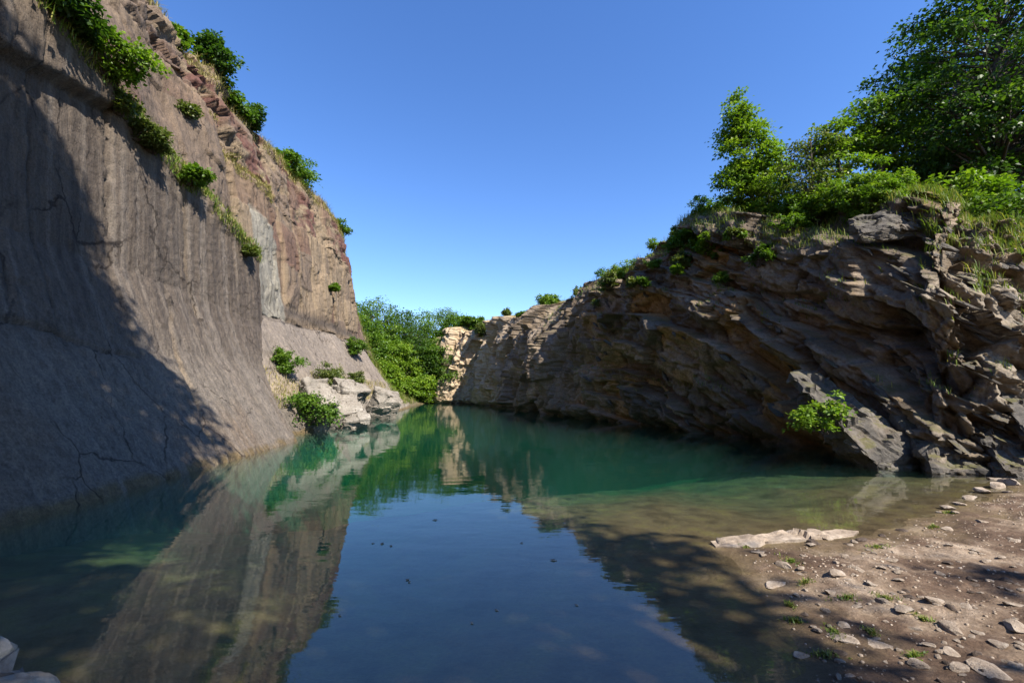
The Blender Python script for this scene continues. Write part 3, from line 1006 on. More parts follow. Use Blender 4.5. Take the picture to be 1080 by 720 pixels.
# broken slabs standing out of the beds
slab_meshes = []
for k in range(7):
    me = blob_stone(300 + k, flat=1.0, sub=3, planes=16, cut=(.3, .7), rough=.10)
    me.materials.append(M['slab'])
    slab_meshes.append(me)
e2 = Vector((.25, -.72, -.62)).normalized()                        # down the dip
nb_ = Vector((.22, -.55, .80)).normalized()
e1 = nb_.cross(e2).normalized()
nb_ = e2.cross(e1).normalized() * -1
if nb_.z < 0:
    nb_ = -nb_
rb = random.Random(21)
cand = np.argwhere((lv > .6) & (Z > .4) & (Z < TOP - .5) & (T > -4.5) & (T < 17))
candn = cand[T[cand[:, 0], cand[:, 1]] < 1.5]
for k in range(190):
    i, j = (candn[rb.randrange(len(candn))] if k % 2 else cand[rb.randrange(len(cand))])
    p = PR[i, j]
    o = link('rock_slab', rb.choice(slab_meshes), None, right_cliff)
    a = rb.gauss(0, .35)
    d = (e2 * math.cos(a) + e1 * math.sin(a)).normalized()
    n = (nb_ + Vector((rb.gauss(0, .16), rb.gauss(0, .16), 0))).normalized()
    s_ = n.cross(d).normalized()
    n = d.cross(s_).normalized()
    L, W, H = rb.uniform(.18, .7), rb.uniform(.12, .34), rb.uniform(.05, .14)
    mat = Matrix((d * L, s_ * W, n * H)).transposed().to_4x4()
    mat.translation = Vector(p) + Vector((-.02, .05, -.05))
    o.matrix_world = mat

# pale boulders and the wedge on the shelf under the left wall, parts of that cliff
for k, q in enumerate((
        ([(320, 398, 19.5), (346, 400, 20.0), (360, 425, 19.0), (330, 425, 18.6)], .8),
        ([(342, 412, 21.0), (372, 408, 22.0), (385, 432, 21.0), (350, 440, 20.0)], .7),
        ([(366, 428, 21.5), (374, 424, 22.0), (392, 440, 20.6), (364, 445, 20.2)], .6),
        ([(352, 398, 21.5), (378, 402, 22.5), (392, 412, 22.5), (362, 412, 21.2)], .5),
        ([(395, 408, 26), (420, 412, 28), (424, 424, 27), (398, 424, 26)], .8))):
    slab_px(q[0], q[1] * 2.0, (-.45, .3, -.9), M['pale'], seed=40 + k, name='boulder', parent=left_cliff, rough=.05)


# ------------------------------------------------------------------ plants
def leaf_arrays(pos, dirs, nrm, size, wid=.62, fold=.16):
    side = np.cross(dirs, nrm)
    side /= np.maximum(np.linalg.norm(side, axis=1, keepdims=True), 1e-6)
    s = size[:, None]
    mid = pos + dirs * s * .45
    a = mid + side * s * wid * .5 + nrm * s * fold
    b_ = mid - side * s * wid * .5 + nrm * s * fold
    tip = pos + dirs * s
    return np.stack([pos, a, tip, b_], 1).reshape(-1, 3)


def norm_rows(a):
    return a / np.maximum(np.linalg.norm(a, axis=1, keepdims=True), 1e-6)


def tube_np(path, radii, sides=5):
    path = np.asarray(path, float)
    n = len(path)
    tan = np.gradient(path, axis=0)
    tan = norm_rows(tan)
    up = np.where(np.abs(tan[:, 2:3]) > .9, np.array([[1., 0, 0]]), np.array([[0, 0, 1.]]))
    u = norm_rows(np.cross(tan, up))
    v = np.cross(tan, u)
    ang = np.linspace(0, 2 * math.pi, sides, endpoint=False)
    ring = u[:, None] * np.cos(ang)[None, :, None] + v[:, None] * np.sin(ang)[None, :, None]
    V = path[:, None] + ring * np.asarray(radii)[:, None, None]
    idx = np.arange(n * sides).reshape(n, sides)
    nx = np.roll(idx, -1, 1)
    Fq = np.stack([idx[:-1], nx[:-1], nx[1:], idx[1:]], -1).reshape(-1, 4)
    return V.reshape(-1, 3), Fq


def join_tubes(name, tubes):
    Vs, Fs, o = [], [], 0
    for V, Fq in tubes:
        Vs.append(V)
        Fs.append(Fq + o)
        o += len(V)
    V = np.concatenate(Vs)
    Fq = np.concatenate(Fs)
    return mesh_np(name, V, Fq.ravel(), np.full(len(Fq), 4), smooth_shade=True)


def plant(name, label, cat, base, lobes, clumps, clump_r, per, leaf, mat, trunk_h=0.0, trunk_r=.1, lean=(0, 0), flat=.45,
          group=None, seed=1, shell=.45, wid=.62, droop=.25, bare=0, trunk_name='trunk', crown='crown'):
    """lobes: ellipsoids relative to the base (cx, cy, cz, rx, ry, rz); clumps of leaves fill them, a branch leads to each clump"""
    g = np.random.default_rng(seed)
    root = link(name, None)
    root.location = base
    tag(root, label, cat, group)
    lob = np.array(lobes, float)
    vol = lob[:, 3] * lob[:, 4] * lob[:, 5]
    which = g.choice(len(lob), clumps, p=vol / vol.sum())
    d = norm_rows(g.normal(size=(clumps, 3)))
    rr = (shell + (1 - shell) * g.random(clumps)) ** .6
    Cn = lob[which, :3] + d * rr[:, None] * lob[which, 3:]
    Cn[:, 2] = np.maximum(Cn[:, 2], .08)
    topc = lob[np.argmax(lob[:, 2] + lob[:, 5] * .3)]
    tubes = []
    H = trunk_h
    spine = None
    if H > 0:
        k = np.linspace(0, 1, 9)
        sp = np.stack([lean[0] * k ** 1.4 + .10 * np.sin(k * 5 + seed) * H * .08, lean[1] * k ** 1.4 + .1 * np.cos(k * 4 + seed) * H * .08, H * k], 1)
        sp[0] = 0
        spine = sp
        V, Fq = tube_np(sp, trunk_r * (1.25 - .85 * k) * np.where(k == 0, 1.3, 1), 8)
        link(trunk_name, mesh_np(trunk_name, V, Fq.ravel(), np.full(len(Fq), 4), smooth_shade=True), M['bark'], root)
    order = list(range(clumps)) + list(g.integers(0, clumps, bare))
    for n_, c in enumerate(order):
        q = Cn[c]
        if n_ >= clumps:
            q = q + norm_rows(g.normal(size=(1, 3)))[0] * clump_r * 1.6
        if spine is not None:
            f = np.clip((q[2] - .45 * np.hypot(q[0], q[1])) / H, .22, .97)
            st = np.array([np.interp(f, np.linspace(0, 1, 9), spine[:, a]) for a in range(3)])
            r0 = trunk_r * (1.1 - .8 * f) * .42
        else:
            st = np.array([g.normal() * .05, g.normal() * .05, -.05])
            r0 = max(.006, trunk_r)
        k = np.linspace(0, 1, 6)[:, None]
        mid = (st + q) / 2 + np.array([0, 0, .18 * np.linalg.norm(q - st)]) * (1 if spine is None else .5) + g.normal(size=3) * .05 * np.linalg.norm(q - st)
        path = (1 - k) ** 2 * st + 2 * k * (1 - k) * mid + k ** 2 * q
        tubes.append(tube_np(path, r0 * (1 - .82 * k[:, 0]), 4))
    link('branches', join_tubes('branches', tubes), M['bark'], root)
    n = clumps * per
    cidx = np.repeat(np.arange(clumps), per)
    cr = clump_r * g.uniform(.6, 1.35, clumps)[cidx]
    off = g.normal(size=(n, 3)) * .55
    off *= (g.random(n) ** .15)[:, None]
    off[:, 2] *= flat
    outw = norm_rows(Cn - np.average(lob[:, :3], axis=0, weights=vol))
    tilt = outw[cidx]
    pos = Cn[cidx] + off * cr[:, None]
    pos[:, 2] -= .35 * cr * (off[:, 0] ** 2 + off[:, 1] ** 2)
    pos[:, 2] = np.maximum(pos[:, 2], .03)
    dirs = norm_rows(np.stack([off[:, 0], off[:, 1], off[:, 2] * .3 - droop], 1) + .55 * g.normal(size=(n, 3)))
    nr = norm_rows(np.array([[0, 0, 1.0]]) + .35 * tilt + .45 * g.normal(size=(n, 3)))
    size = leaf * g.uniform(.65, 1.3, n)
    V = leaf_arrays(pos, dirs, nr, size, wid)
    rnd = np.clip(.45 * g.random(n) + .40 * g.random(clumps)[cidx] + .12 * np.clip(off[:, 2] / max(flat, .1), -1, 1) + .08, 0, 1)
    fi = np.arange(n * 4)
    link(crown, mesh_np(crown, V, fi, np.full(n, 4), rnd=rnd), M[mat], root)
    return root


def blades(pos, h, g, lean=.45, width=.012):
    n = len(pos)
    a = g.random(n) * 2 * math.pi
    d = np.stack([np.cos(a), np.sin(a), 0 * a], 1)
    side = np.stack([-np.sin(a), np.cos(a), 0 * a], 1)
    ln_ = (g.random(n) * lean)[:, None]
    h = h[:, None]
    w = (width * (.6 + .8 * g.random(n)))[:, None]
    b0, b1 = pos - side * w, pos + side * w
    mid = pos + np.array([[0, 0, 1.]]) * h * .6 + d * h * ln_ * .35
    m0, m1 = mid - side * w * .8, mid + side * w * .8
    tip = pos + np.array([[0, 0, 1.]]) * h * (1 - .25 * ln_) + d * h * ln_ * 1.1
    V = np.stack([b0, b1, m1, m0, tip], 1).reshape(-1, 3)
    o = np.arange(n)[:, None] * 5
    fl = np.concatenate([o + np.array([[0, 1, 2, 3]]), o + np.array([[3, 2, 4]])], 1).ravel()
    return V, fl, np.tile([4, 3], n)


def uneven(s, seed, n=5, up=.8):         # a bush outline of several unequal lobes
    r = random.Random(seed)
    return [(r.uniform(-.75, .75) * s, r.uniform(-.6, .6) * s, s * r.uniform(.3, .65 + .5 * up), s * r.uniform(.28, .6), s * r.uniform(.28, .55), s * r.uniform(.25, .6)) for _ in range(n)]


def grass_field(name, label, pos, hmin, hmax, mat, seed=1, lean=.6, width=.012, kind='stuff', cat=None, group=None, parent=None):
    g = np.random.default_rng(seed)
    V, fl, sz = blades(pos, g.uniform(hmin, hmax, len(pos)), g, lean, width)
    o = link(name, mesh_np(name, V, fl, sz, rnd=np.repeat(np.clip(g.normal(.5, .25, len(pos)), 0, 1), 2)), M[mat], parent)
    tag(o, label, cat, group, kind)
    return o


def near_cliff_top(px, py, Y, dz=0.0):
    p = at(px, py, Y)
    p[2] += dz
    return tuple(p)


def right_surface(px, py):
    """first point of the right cliff along the ray of a photograph pixel"""
    d = ray(px, py)
    d = d / np.linalg.norm(d)
    rel_ = PR - np.array([0, 0, CAM_H])
    along = rel_ @ d
    perp = np.linalg.norm(rel_ - along[..., None] * d, axis=-1)
    ok = keep & (along > 2) & (perp / np.maximum(along, .1) < .006)
    if not ok.any():
        k = np.argmin(np.where(keep & (along > 2), perp / np.maximum(along, .1), 9))
    else:
        k = np.argmin(np.where(ok, along, 1e9))
    return PR.reshape(-1, 3)[k].copy()


def left_surface(px, py):
    d = ray(px, py)
    d = d / np.linalg.norm(d)
    rel_ = LEFT['P'] - np.array([0, 0, CAM_H])
    along = rel_ @ d
    perp = np.linalg.norm(rel_ - along[..., None] * d, axis=-1)
    ok = (along > 2) & (perp / np.maximum(along, .1) < .006)
    k = np.argmin(np.where(ok, along, 1e9)) if ok.any() else np.argmin(np.where(along > 2, perp / np.maximum(along, .1), 9))
    return LEFT['P'].reshape(-1, 3)[k].copy()


# --- right plateau: trees
def ztop_right(x, y):
    k = np.argmin((PR[..., 0] - x) ** 2 + (PR[..., 1] - y) ** 2 + 1e3 * (~keep))
    return PR.reshape(-1, 3)[k][2]


_topmask = (fold > .85) & keep
_TP = PR[_topmask]
_TPX = 540 + F * _TP[:, 0] / np.maximum((_TP[:, 1]) * CP + (_TP[:, 2] - CAM_H) * SP, .1)


def spot(px, Y):                         # a place on the plateau behind the brow, seen in that column of the photograph
    k = np.argmin(np.abs(_TPX - px) / 4.0 + np.abs(_TP[:, 1] - Y) + 9 * (_TP[:, 1] < 4))
    q = _TP[k]
    return (q[0], q[1], q[2] - .05)


b0 = spot(1060, 15.5)
plant('maple_tree', 'tall dense dark green broadleaf tree on the grassy bank', 'tree', b0,
      [(0.6, .5, 7.0, 3.8, 3.2, 3.6), (-1.6, .4, 5.6, 2.2, 2.0, 2.2), (2.6, .5, 4.2, 3.4, 3.0, 2.6), (-.7, .2, 4.6, 2.1, 2.4, 2.4), (2.0, .5, 10, 3.4, 3, 2.6), (4.5, -1, 3.0, 2.4, 2.2, 2.2), (-.9, .6, 1.9, 2.0, 1.6, 1.5), (1.6, -.4, 1.6, 2.4, 1.6, 1.4)],
      400, .66, 140, .16, 'leaf_dark', 9.5, .26, (1.2, .4), .38, seed=4, shell=.5, droop=.35)
b1 = spot(797, 16.0)
plant('maple_sapling', 'young bright green maple with an upright pointed crown on the cliff edge', 'tree', b1,
      [(0, 0, 2.9, 1.1, 1.0, 1.5), (-.75, 0, 4.7, .5, .5, .85), (-.2, .2, 4.4, .5, .5, .8), (-.4, .2, 3.8, .7, .6, .8), (.6, 0, 1.7, 1.2, 1.0, 1.0), (-.7, 0, 1.3, .9, .8, .8)],
      170, .36, 85, .14, 'leaf_bright', 4.4, .07, (-.5, 0), .4, seed=9, shell=.4)
plant('birch_sapling', 'thin airy yellow green sapling beside the pointed maple', 'tree', spot(858, 15.4),
      [(.1, 0, 2.3, .9, .8, .8), (-.5, 0, 1.5, .7, .7, .7), (.6, 0, 2.6, .6, .6, .6), (.2, 0, 1.0, .9, .8, .6)],
      64, .30, 40, .11, 'leaf_olive', 2.9, .04, (.1, 0), .6, seed=12, shell=.4, bare=40)
plant('maple_sapling', 'rounded light green young maple between airy sapling and bare stems', 'tree', spot(888, 16.3),
      [(.1, 0, 2.9, 1.0, .8, .75), (-.2, 0, 1.8, 1.0, .8, .9)], 60, .36, 75, .14, 'leaf_bright', 2.9, .05, (.1, 0), .4, seed=15)
plant('locust_tree', 'sparse tree with bare dark forked stems and feathery outer twigs', 'tree', spot(935, 16.2),
      [(-.3, 0, 3.9, 1.0, .9, .75), (.5, .2, 3.1, .9, .9, 1.0), (-.6, 0, 2.9, .6, .6, .5)],
      80, .38, 60, .14, 'leaf_mid', 4.0, .07, (-.1, .1), .35, seed=18, shell=.55, bare=46)
plant('broadleaf_tree', 'dark tree filling the gap behind the sparse forked tree', 'tree', spot(985, 20.5),
      [(0, 0, 4.2, 2.2, 2, 2.6), (1.6, 0, 6.0, 2.2, 2, 2.4), (-.8, 0, 2.2, 1.8, 1.6, 1.6)], 120, .75, 80, .2, 'leaf_dark', 6.0, .16, (.4, 0), .4, seed=22, droop=.35)
plant('elder_bush', 'low dark leafy bush under the tall tree on the bank', 'bush', spot(1052, 13.6),
      [(0, 0, .7, 1.3, 1.0, .8), (1.0, -.2, .9, 1.2, 1, .9)], 60, .42, 60, .15, 'leaf_mid', 0, .02, flat=.45, seed=25)
plant('maple_branch_bush', 'bright green layered shrub in front of the tall dark tree', 'bush', spot(1010, 14.0),
      [(.2, 0, 1.3, 1.2, .8, .5), (-.4, 0, .8, .8, .7, .5)], 46, .36, 60, .15, 'leaf_bright', 0, .02, flat=.3, seed=27)

# shrubs along the brow of the right cliff
brow = [
    (742, 222, 17.2, .75, 'leaf_mid', 'small green bush leaning over the brow left of the pointed maple'),
    (762, 214, 16.6, .85, 'leaf_bright', 'bright round bush at the foot of the pointed maple'),
    (815, 215, 15.0, .95, 'leaf_bright', 'tall bright green bush in front of the pointed maple'),
    (848, 222, 14.4, .75, 'leaf_bright', 'sunlit weedy bush at the foot of the airy sapling'),
    (880, 222, 13.8, .80, 'leaf_bright', 'sunlit weedy bush below the rounded young maple'),
    (912, 216, 13.4, .75, 'leaf_bright', 'sunlit bush above the mossy overhang'),
    (944, 214, 13.0, .62, 'leaf_bright', 'pale green bush behind the top block of the rock nose'),
    (835, 244, 14.2, .45, 'leaf_mid', 'dark green bush hanging under the brow'),
    (800, 278, 14.6, .42, 'leaf_mid', 'small bush growing from the dark rock face'),
    (770, 300, 14.9, .38, 'leaf_mid', 'grey green fern like bush low on the dark rock face'),
    (725, 258, 18.2, .5, 'leaf_mid', 'bush in the shade under the brow'),
    (690, 272, 20.5, .55, 'leaf_olive', 'dry yellow green bush on the sloping brow'),
    (662, 288, 23.0, .55, 'leaf_bright', 'bright green bush on the lower brow'),
    (612, 300, 28.0, .62, 'leaf_mid', 'lone bush on the skyline of the lower brow'),
    (566, 322, 36.0, .6, 'leaf_olive', 'small scrub on the far brow above the ribbed rock'),
    (528, 335, 45.0, .8, 'leaf_olive', 'small scrub on the skyline near the pale far cliff'),
    (548, 330, 40.0, .6, 'leaf_mid', 'thin green scrub on the far skyline'),
]
for k, (px, py, Yd, s, mt, lab) in enumerate(brow):
    if k in (7, 8, 9, 10):
        p = right_surface(px, py)
    else:
        p = np.array(spot(px, Yd))
    plant('bush', lab, 'bush', tuple(p), uneven(s * (1.15 if k < 11 else .8), 500 + k, 6),
          int(30 + 24 * s), .22 * max(s, .45), 60, max(.085, .0042 * Yd), mt, 0, .012, flat=.6, seed=60 + k, group='bushes on the right cliff')
rr3 = random.Random(91)
for k in range(46):                      # scrub spilling over the ridge
    px = rr3.uniform(560, 770)
    Yd = np.interp(px, [560, 612, 662, 725, 770], [37, 28.5, 22.5, 18.2, 16.2])
    s = rr3.uniform(.026, .044) * Yd * .75
    if k % 2:
        p = np.array(spot(px, Yd)) + np.array([-.5 * rr3.random() - .1, -.2, -.10 - .5 * rr3.random()])
    else:                                # on the upper face, under the ridge
        px = rr3.uniform(625, 775)
        p = right_surface(px, np.interp(px, [560, 640, 700, 740, 800], [326, 292, 258, 236, 242]) + rr3.uniform(4, 42))
        s = rr3.uniform(.020, .030) * p[1] * .75
    plant('bush', 'small scrub spilling over the grassy ridge of the right cliff', 'bush', tuple(p), uneven(s, 700 + k, 5), 26, .24 * s, 46, max(.09, .0042 * Yd), rr3.choice(('leaf_bright', 'leaf_olive', 'leaf_mid')), 0, .01,
          flat=.6, seed=720 + k, group='scrub on the right ridge')
for k in range(24):                      # and over the brow under the saplings
    px = rr3.uniform(770, 960)
    Yd = np.interp(px, [770, 815, 880, 944, 960], [15.8, 14.6, 13.5, 12.7, 12.5])
    s = rr3.uniform(.4, .72)
    p = np.array(spot(px, Yd)) + np.array([-.45 * rr3.random(), -.25 * rr3.random(), -.1 - .55 * rr3.random()])
    plant('bush', 'leafy weed bush spilling over the brow below the saplings', 'bush', tuple(p), uneven(s, 800 + k, 5), 30, .22 * s, 50, .085, rr3.choice(('leaf_bright', 'leaf_bright', 'leaf_mid')), 0, .01,
          flat=.6, seed=820 + k, group='weeds on the brow of the right cliff')
p = at(868, 455, 10.75)
plant('bush', 'round bright green maple seedling growing on the leaning slab above the water', 'bush', tuple(p),
      [(0, 0, .42, .5, .42, .38), (.25, 0, .75, .2, .2, .15), (-.3, 0, .3, .35, .3, .3)], 40, .17, 38, .10, 'leaf_bright', 0, .012, flat=.4, seed=90)

# grass over the right bank
gsel = np.argwhere(((fold > .5) | ((Z > TOP - 1.3) & (NR[..., 2] > .35))) & keep & (T > -20) & (T < 34) & (exc < 3.6))
g_ = np.random.default_rng(5)
w_ = 1.0 / (1 + np.exp((T[gsel[:, 0], gsel[:, 1]] - 16) / 4)) + .5
pick = gsel[g_.choice(len(gsel), 62000, p=w_ / w_.sum())]
pos = PR[pick[:, 0], pick[:, 1]] + g_.normal(size=(len(pick), 3)) * np.array([.07, .07, 0])
grass_field('grass', 'long yellow green grass on the brow of the dark right cliff', pos, .08, .34, 'grass', 3, 1.0, .008)
gsel = np.argwhere(keep & (T > -20) & (T < -.8) & (Z > 3.4) & (exc <= .3) & (fbm(T * .9, Z * .9, 0, 3, 29) > -.25))
pick = gsel[g_.choice(len(gsel), 12000)]
pos = PR[pick[:, 0], pick[:, 1]] + g_.normal(size=(len(pick), 3)) * np.array([.05, .05, 0])
grass_field('grass', 'sunlit yellow green grass on the bank right of the rock nose', pos, .10, .36, 'grass', 6, .9, .009)
gsel = np.argwhere(keep & (T > -10) & (T < 28) & (exc <= 0.02) & (NR[..., 2] > .62) & (Z > 1.6) & (fbm(T * .7, Z * .7, 0, 3, 19) > .05 + .25 * smooth(-2, 2, T)))
pick = gsel[g_.choice(len(gsel), 7000)]
pos = PR[pick[:, 0], pick[:, 1]] + g_.normal(size=(len(pick), 3)) * np.array([.03, .03, 0])
grass_field('grass', 'short grass tufts on the ledges of the dark right cliff', pos, .06, .22, 'grass', 4, .9, .008)

# --- left cliff plants
left_plants = [
    (70, 22, .95, 'leaf_dark', 'dark overhanging bush above the proud block of the left wall', .13),
    (112, 78, .95, 'leaf_bright', 'tall bright green bush on the ledge of the left wall', .11),
    (128, 118, .55, 'leaf_olive', 'yellow green bush just below the tall one on the ledge', .10),
    (146, 146, .5, 'leaf_olive', 'pale weedy bush on the ledge before the grass strip', .10),
    (201, 194, .55, 'leaf_mid', 'compact dark green round bush at the middle of the ledge', .10),
    (160, 158, .35, 'leaf_olive', 'small dry bush between weedy bush and round bush on the ledge', .10),
    (305, 392, .80, 'leaf_mid', 'low wide green bush at the head of the rubble shelf', .11),
    (345, 406, .95, 'leaf_olive', 'grey green bush in the middle of the rubble shelf', .12),
    (368, 410, .7, 'leaf_olive', 'small pale bush at the outer end of the rubble shelf', .12),
    (326, 445, 1.15, 'leaf_mid', 'large green bush overhanging the water at the wall corner', .12),
    (375, 372, .95, 'leaf_mid', 'tall narrow green bush against the pale inclined slab', .15),
    (352, 306, .5, 'leaf_mid', 'small bush high on the end of the upper wall', .14),
    (200, 122, .4, 'leaf_olive', 'dry tuft like bush on the upper grassy seam', .11),
    (262, 268, .3, 'leaf_olive', 'tiny dry bush beside the pale smooth panel', .11),
]
for k, (px, py, s, mt, lab, lf) in enumerate(left_plants):
    p = left_surface(px, py)
    s = s * (.78 if k not in (6, 7, 8, 9, 10) else 1)
    lob = [(.2 + a, b, c, d, e, f) for a, b, c, d, e, f in uneven(s, 540 + k, 6)]
    plant('bush', lab, 'bush', tuple(p), lob, int(26 + 22 * s), .26 * max(s, .5), 60, lf, mt, 0, .012, flat=.6, seed=120 + k, group='bushes on the left cliff')
rim = [
    (232, 62, 1.2, 'leaf_dark', 'dark rounded bush standing free on the rim of the left wall'),
    (247, 122, .9, 'leaf_mid', 'thin bush just past the dark rounded one on the rim'),
    (266, 152, .95, 'leaf_dark', 'pointed dark bush on the rim before the big green one'),
    (318, 200, 1.5, 'leaf_mid', 'big green bush on the rim above the upright slabs'),
    (302, 188, 1.0, 'leaf_mid', 'lighter bush leaning against the big green one on the rim'),
    (185, 14, .7, 'leaf_mid', 'leafy bush high on the grassy rim of the left wall'),
    (358, 312, 1.0, 'leaf_mid', 'bush where the left wall drops to the wooded slope'),
]
top_row = np.argmin(np.abs(rowpos - 9.0))
for k, (px, py, s, mt, lab) in enumerate(rim):
    d = ray(px, py)
    line = LEFT['P'][:, top_row]
    u = line[:, 0] / line[:, 1]
    okm = line[:, 1] > 3
    i = np.argmin(np.where(okm, np.abs(u - d[0] / d[1]), 9))
    p = line[i] + np.array([-.35, 0, -.1])
    plant('bush', lab, 'bush', tuple(p), uneven(s, 580 + k, 6, 1.2),
          int(36 + 26 * s), .24 * s, 60, .17, mt, 0, .02, flat=.55, seed=160 + k, group='bushes on the rim of the left cliff')
RPn = LEFT['P']
patch = fbm(LX * .6, LY * .6, LZ * .6, 3, 77)
for msk, cnt, lab, h0, h1, mt in (
        ((RP > 4.85) & (RP < 6.1) & (LY > 4) & (LY < 19) & (patch > -.3), 14000, 'dry yellow grass along the ledge of the left wall', .05, .30, 'grass'),
        ((RP > 6.95) & (RP < 8.05) & (LY > 6) & (LY < 24) & (patch > .0), 6000, 'dry grass in the upper seam of the left wall',   .05, .22, 'dry_grass'),
        ((RP > 8.8) & (RP < 9.45) & (LY > 8) & (LY < 42) & (patch > -.5), 16000, 'long yellow grass along the rim of the left wall', .08, .42, 'dry_grass'),
        ((RP > 2.0) & (RP < 3.25) & (LY > 17) & (LY < 40) & (patch > -.1), 5000, 'yellow grass on the rubble shelf under the left wall', .08, .35, 'dry_grass'),
        ((LY > 41) & (RP > 1.6) & (RP < 9.5), 12000, 'green grass on the slope past the end of the left wall', .2, .7, 'grass')):
    sel = np.argwhere(msk)
    pick = sel[g_.choice(len(sel), cnt)]
    pos = RPn[pick[:, 0], pick[:, 1]] + g_.normal(size=(len(pick), 3)) * np.array([.06, .06, 0])
    grass_field('grass', lab, pos, h0, h1, mt, 7, 1.3, .010)

# --- wood at the far end of the lake
far_trees = [
    (388, 318, 398, 58, 'leaf_mid', 'green tree nearest the end of the left wall'),
    (404, 321, 405, 62, 'leaf_dark', 'dark round topped tree in the wood behind the lake'),
    (424, 331, 410, 62, 'leaf_dark', 'dark green tree between the round topped tree and the skyline gap'),
    (446, 333, 412, 66, 'leaf_mid', 'broad green tree in the middle of the wood behind the lake'),
    (466, 327, 405, 70, 'leaf_mid', 'taller feathery tree beside the pale far cliff'),
    (434, 352, 416, 59, 'leaf_dark', 'dark low tree above the far shore'),
    (457, 362, 418, 60, 'leaf_mid', 'mid green low tree at the foot of the pale far cliff'),
    (412, 360, 414, 56, 'leaf_bright', 'light green low tree beside the grassy slope of the left wall'),
    (474, 352, 400, 66, 'leaf_dark', 'dark tree tucked against the pale far cliff'),
    (496, 336, 352, 61, 'leaf_mid', 'small tree on top of the pale far cliff'),
    (482, 336, 372, 66, 'leaf_mid', 'tree rising just behind the pale far cliff'),
    (512, 344, 354, 57, 'leaf_olive', 'dry scrub on the rim right of the pale far cliff'),
    (378, 338, 392, 52, 'leaf_mid', 'bushy tree on the slope just past the left wall'),
    (428, 398, 424, 55, 'leaf_bright', 'bright bush at the far waterline'),
    (450, 396, 424, 57, 'leaf_bright', 'bright round bush beside the far waterline rocks'),
    (404, 386, 420, 50, 'leaf_bright', 'bright bush on the grassy foot of the left slope'),
]
for k, (px, t_, b_, Yd, mt, lab) in enumerate(far_trees):
    p = at(px, b_, Yd)
    top = at(px, t_ - 7, Yd)
    hgt = top[2] - p[2]
    w = hgt * .36
    plant('bush' if hgt < 4.2 and b_ > 415 else 'broadleaf_tree', lab, 'bush' if hgt < 4.2 and b_ > 415 else 'tree', tuple(p),
          uneven(hgt * .6, 900 + k, 6) if hgt < 4.2 else [(0, 0, hgt * .62, w, w, hgt * .36), (w * .6, -.3, hgt * .40, w * .8, w * .8, hgt * .28), (-w * .6, -.3, hgt * .42, w * .8, w * .8, hgt * .28)],
          170, hgt * .10, 70, .25, mt, hgt * .7 if hgt >= 4.2 else 0, hgt * .018, (.2, 0), .5, seed=200 + k, group='trees behind the far end of the lake')

# --- trees behind the shore whose shade falls on the left wall and the shallows
plant('broadleaf_tree', 'tall tree behind the shore shading the left wall', 'tree', (3.6, -4.6, .3),
      [(-3.7, 5.3, 12.8, 2.8, 2.5, 2.4), (-4.4, 3.7, 16.0, 3.0, 2.9, 3.0), (-3.3, 2.3, 12.9, 2.8, 2.4, 2.4), (-5.3, 1.5, 17.4, 3.0, 2.8, 2.4)],
      430, .75, 150, .22, 'leaf_mid', 12, .28, (-2.6, 2.2), .4, seed=301, group='shade trees behind the shore')
plant('broadleaf_tree', 'lower loose tree behind the shore shading the shallows', 'tree', (9.0, -6.2, .5),
      [(-1.9, 3.5, 8.8, 1.7, 1.1, 1.2), (-.4, 2.6, 9.0, .9, .7, .7), (1.9, 4.1, 9.0, .6, .5, .5), (-4.0, 2.9, 10.7, 2.6, 1.6, 1.6), (-6.4, 2.6, 11.2, 2.4, 1.6, 1.6), (-3.0, 5.0, 12.3, 2.4, 1.6, 1.4), (-5.2, 6.2, 12.6, 2.4, 1.6, 1.4), (-1.5, 4.5, 10.3, 1.8, 1.2, 1.1), (-3.0, 5.5, 10.3, 1.8, 1.2, 1.1)],
      285, .55, 70, .20, 'leaf_mid', 8, .16, (-.6, 1.2), .4, seed=305, group='shade trees behind the shore')

plant('broadleaf_tree', 'wide crowned tree on the bank beside the shore shading the open water', 'tree', (7.6, -5.2, .7),
      [(-.4, 7.0, 12.3, 2.4, 2.0, 1.6), (-1.6, 6.6, 12.5, 2.0, 2.0, 1.5), (.6, 9.0, 13.5, 2.4, 1.9, 1.5), (-.6, 9.2, 13.5, 1.9, 1.7, 1.4)],
      230, .62, 80, .2, 'leaf_mid', 11, .22, (-1.2, 5.0), .4, seed=309, group='shade trees behind the shore')

# ------------------------------------------------------------------ stones on the shore
variants, variants_d = [], []
for k in range(9):
    me = blob_stone(k + 1, flat=random.uniform(.30, .55), sub=2, planes=13, cut=(.38, .8), rough=.08)
    me.materials.append(M['stone'])
    variants.append(me)
for k in range(4):
    me = blob_stone(k + 51, flat=random.uniform(.4, .65), sub=2, planes=10, cut=(.5, .85), rough=.06)
    me.materials.append(M['dark_stone'])
    variants_d.append(me)


def gz(x, y):
    return float(ground_z(np.array([x]), np.array([y]))[0])


def stone_at(px, py, size_px, me, label, group, sink=.55, rot=None, asp=(1, 1, 1), name='stone'):
    p = on_z(px, py, .06)
    for _ in range(3):
        p = on_z(px, py, max(gz(p[0], p[1]), -.02))
    dist = math.hypot(p[1], CAM_H)
    s = size_px / F * dist * .5
    o = link(name, me)
    o.scale = (s * asp[0], s * asp[1], s * asp[2])
    o.rotation_euler = (random.uniform(-.12, .12), random.uniform(-.12, .12), random.uniform(0, 6.28) if rot is None else rot)
    zmax = max(v.co.z for v in me.vertices) * s * asp[2]
    o.location = (p[0], p[1], max(gz(p[0], p[1]), -.03) + zmax * (1 - sink) - zmax * .35)
    tag(o, label, 'stone', group)
    return o


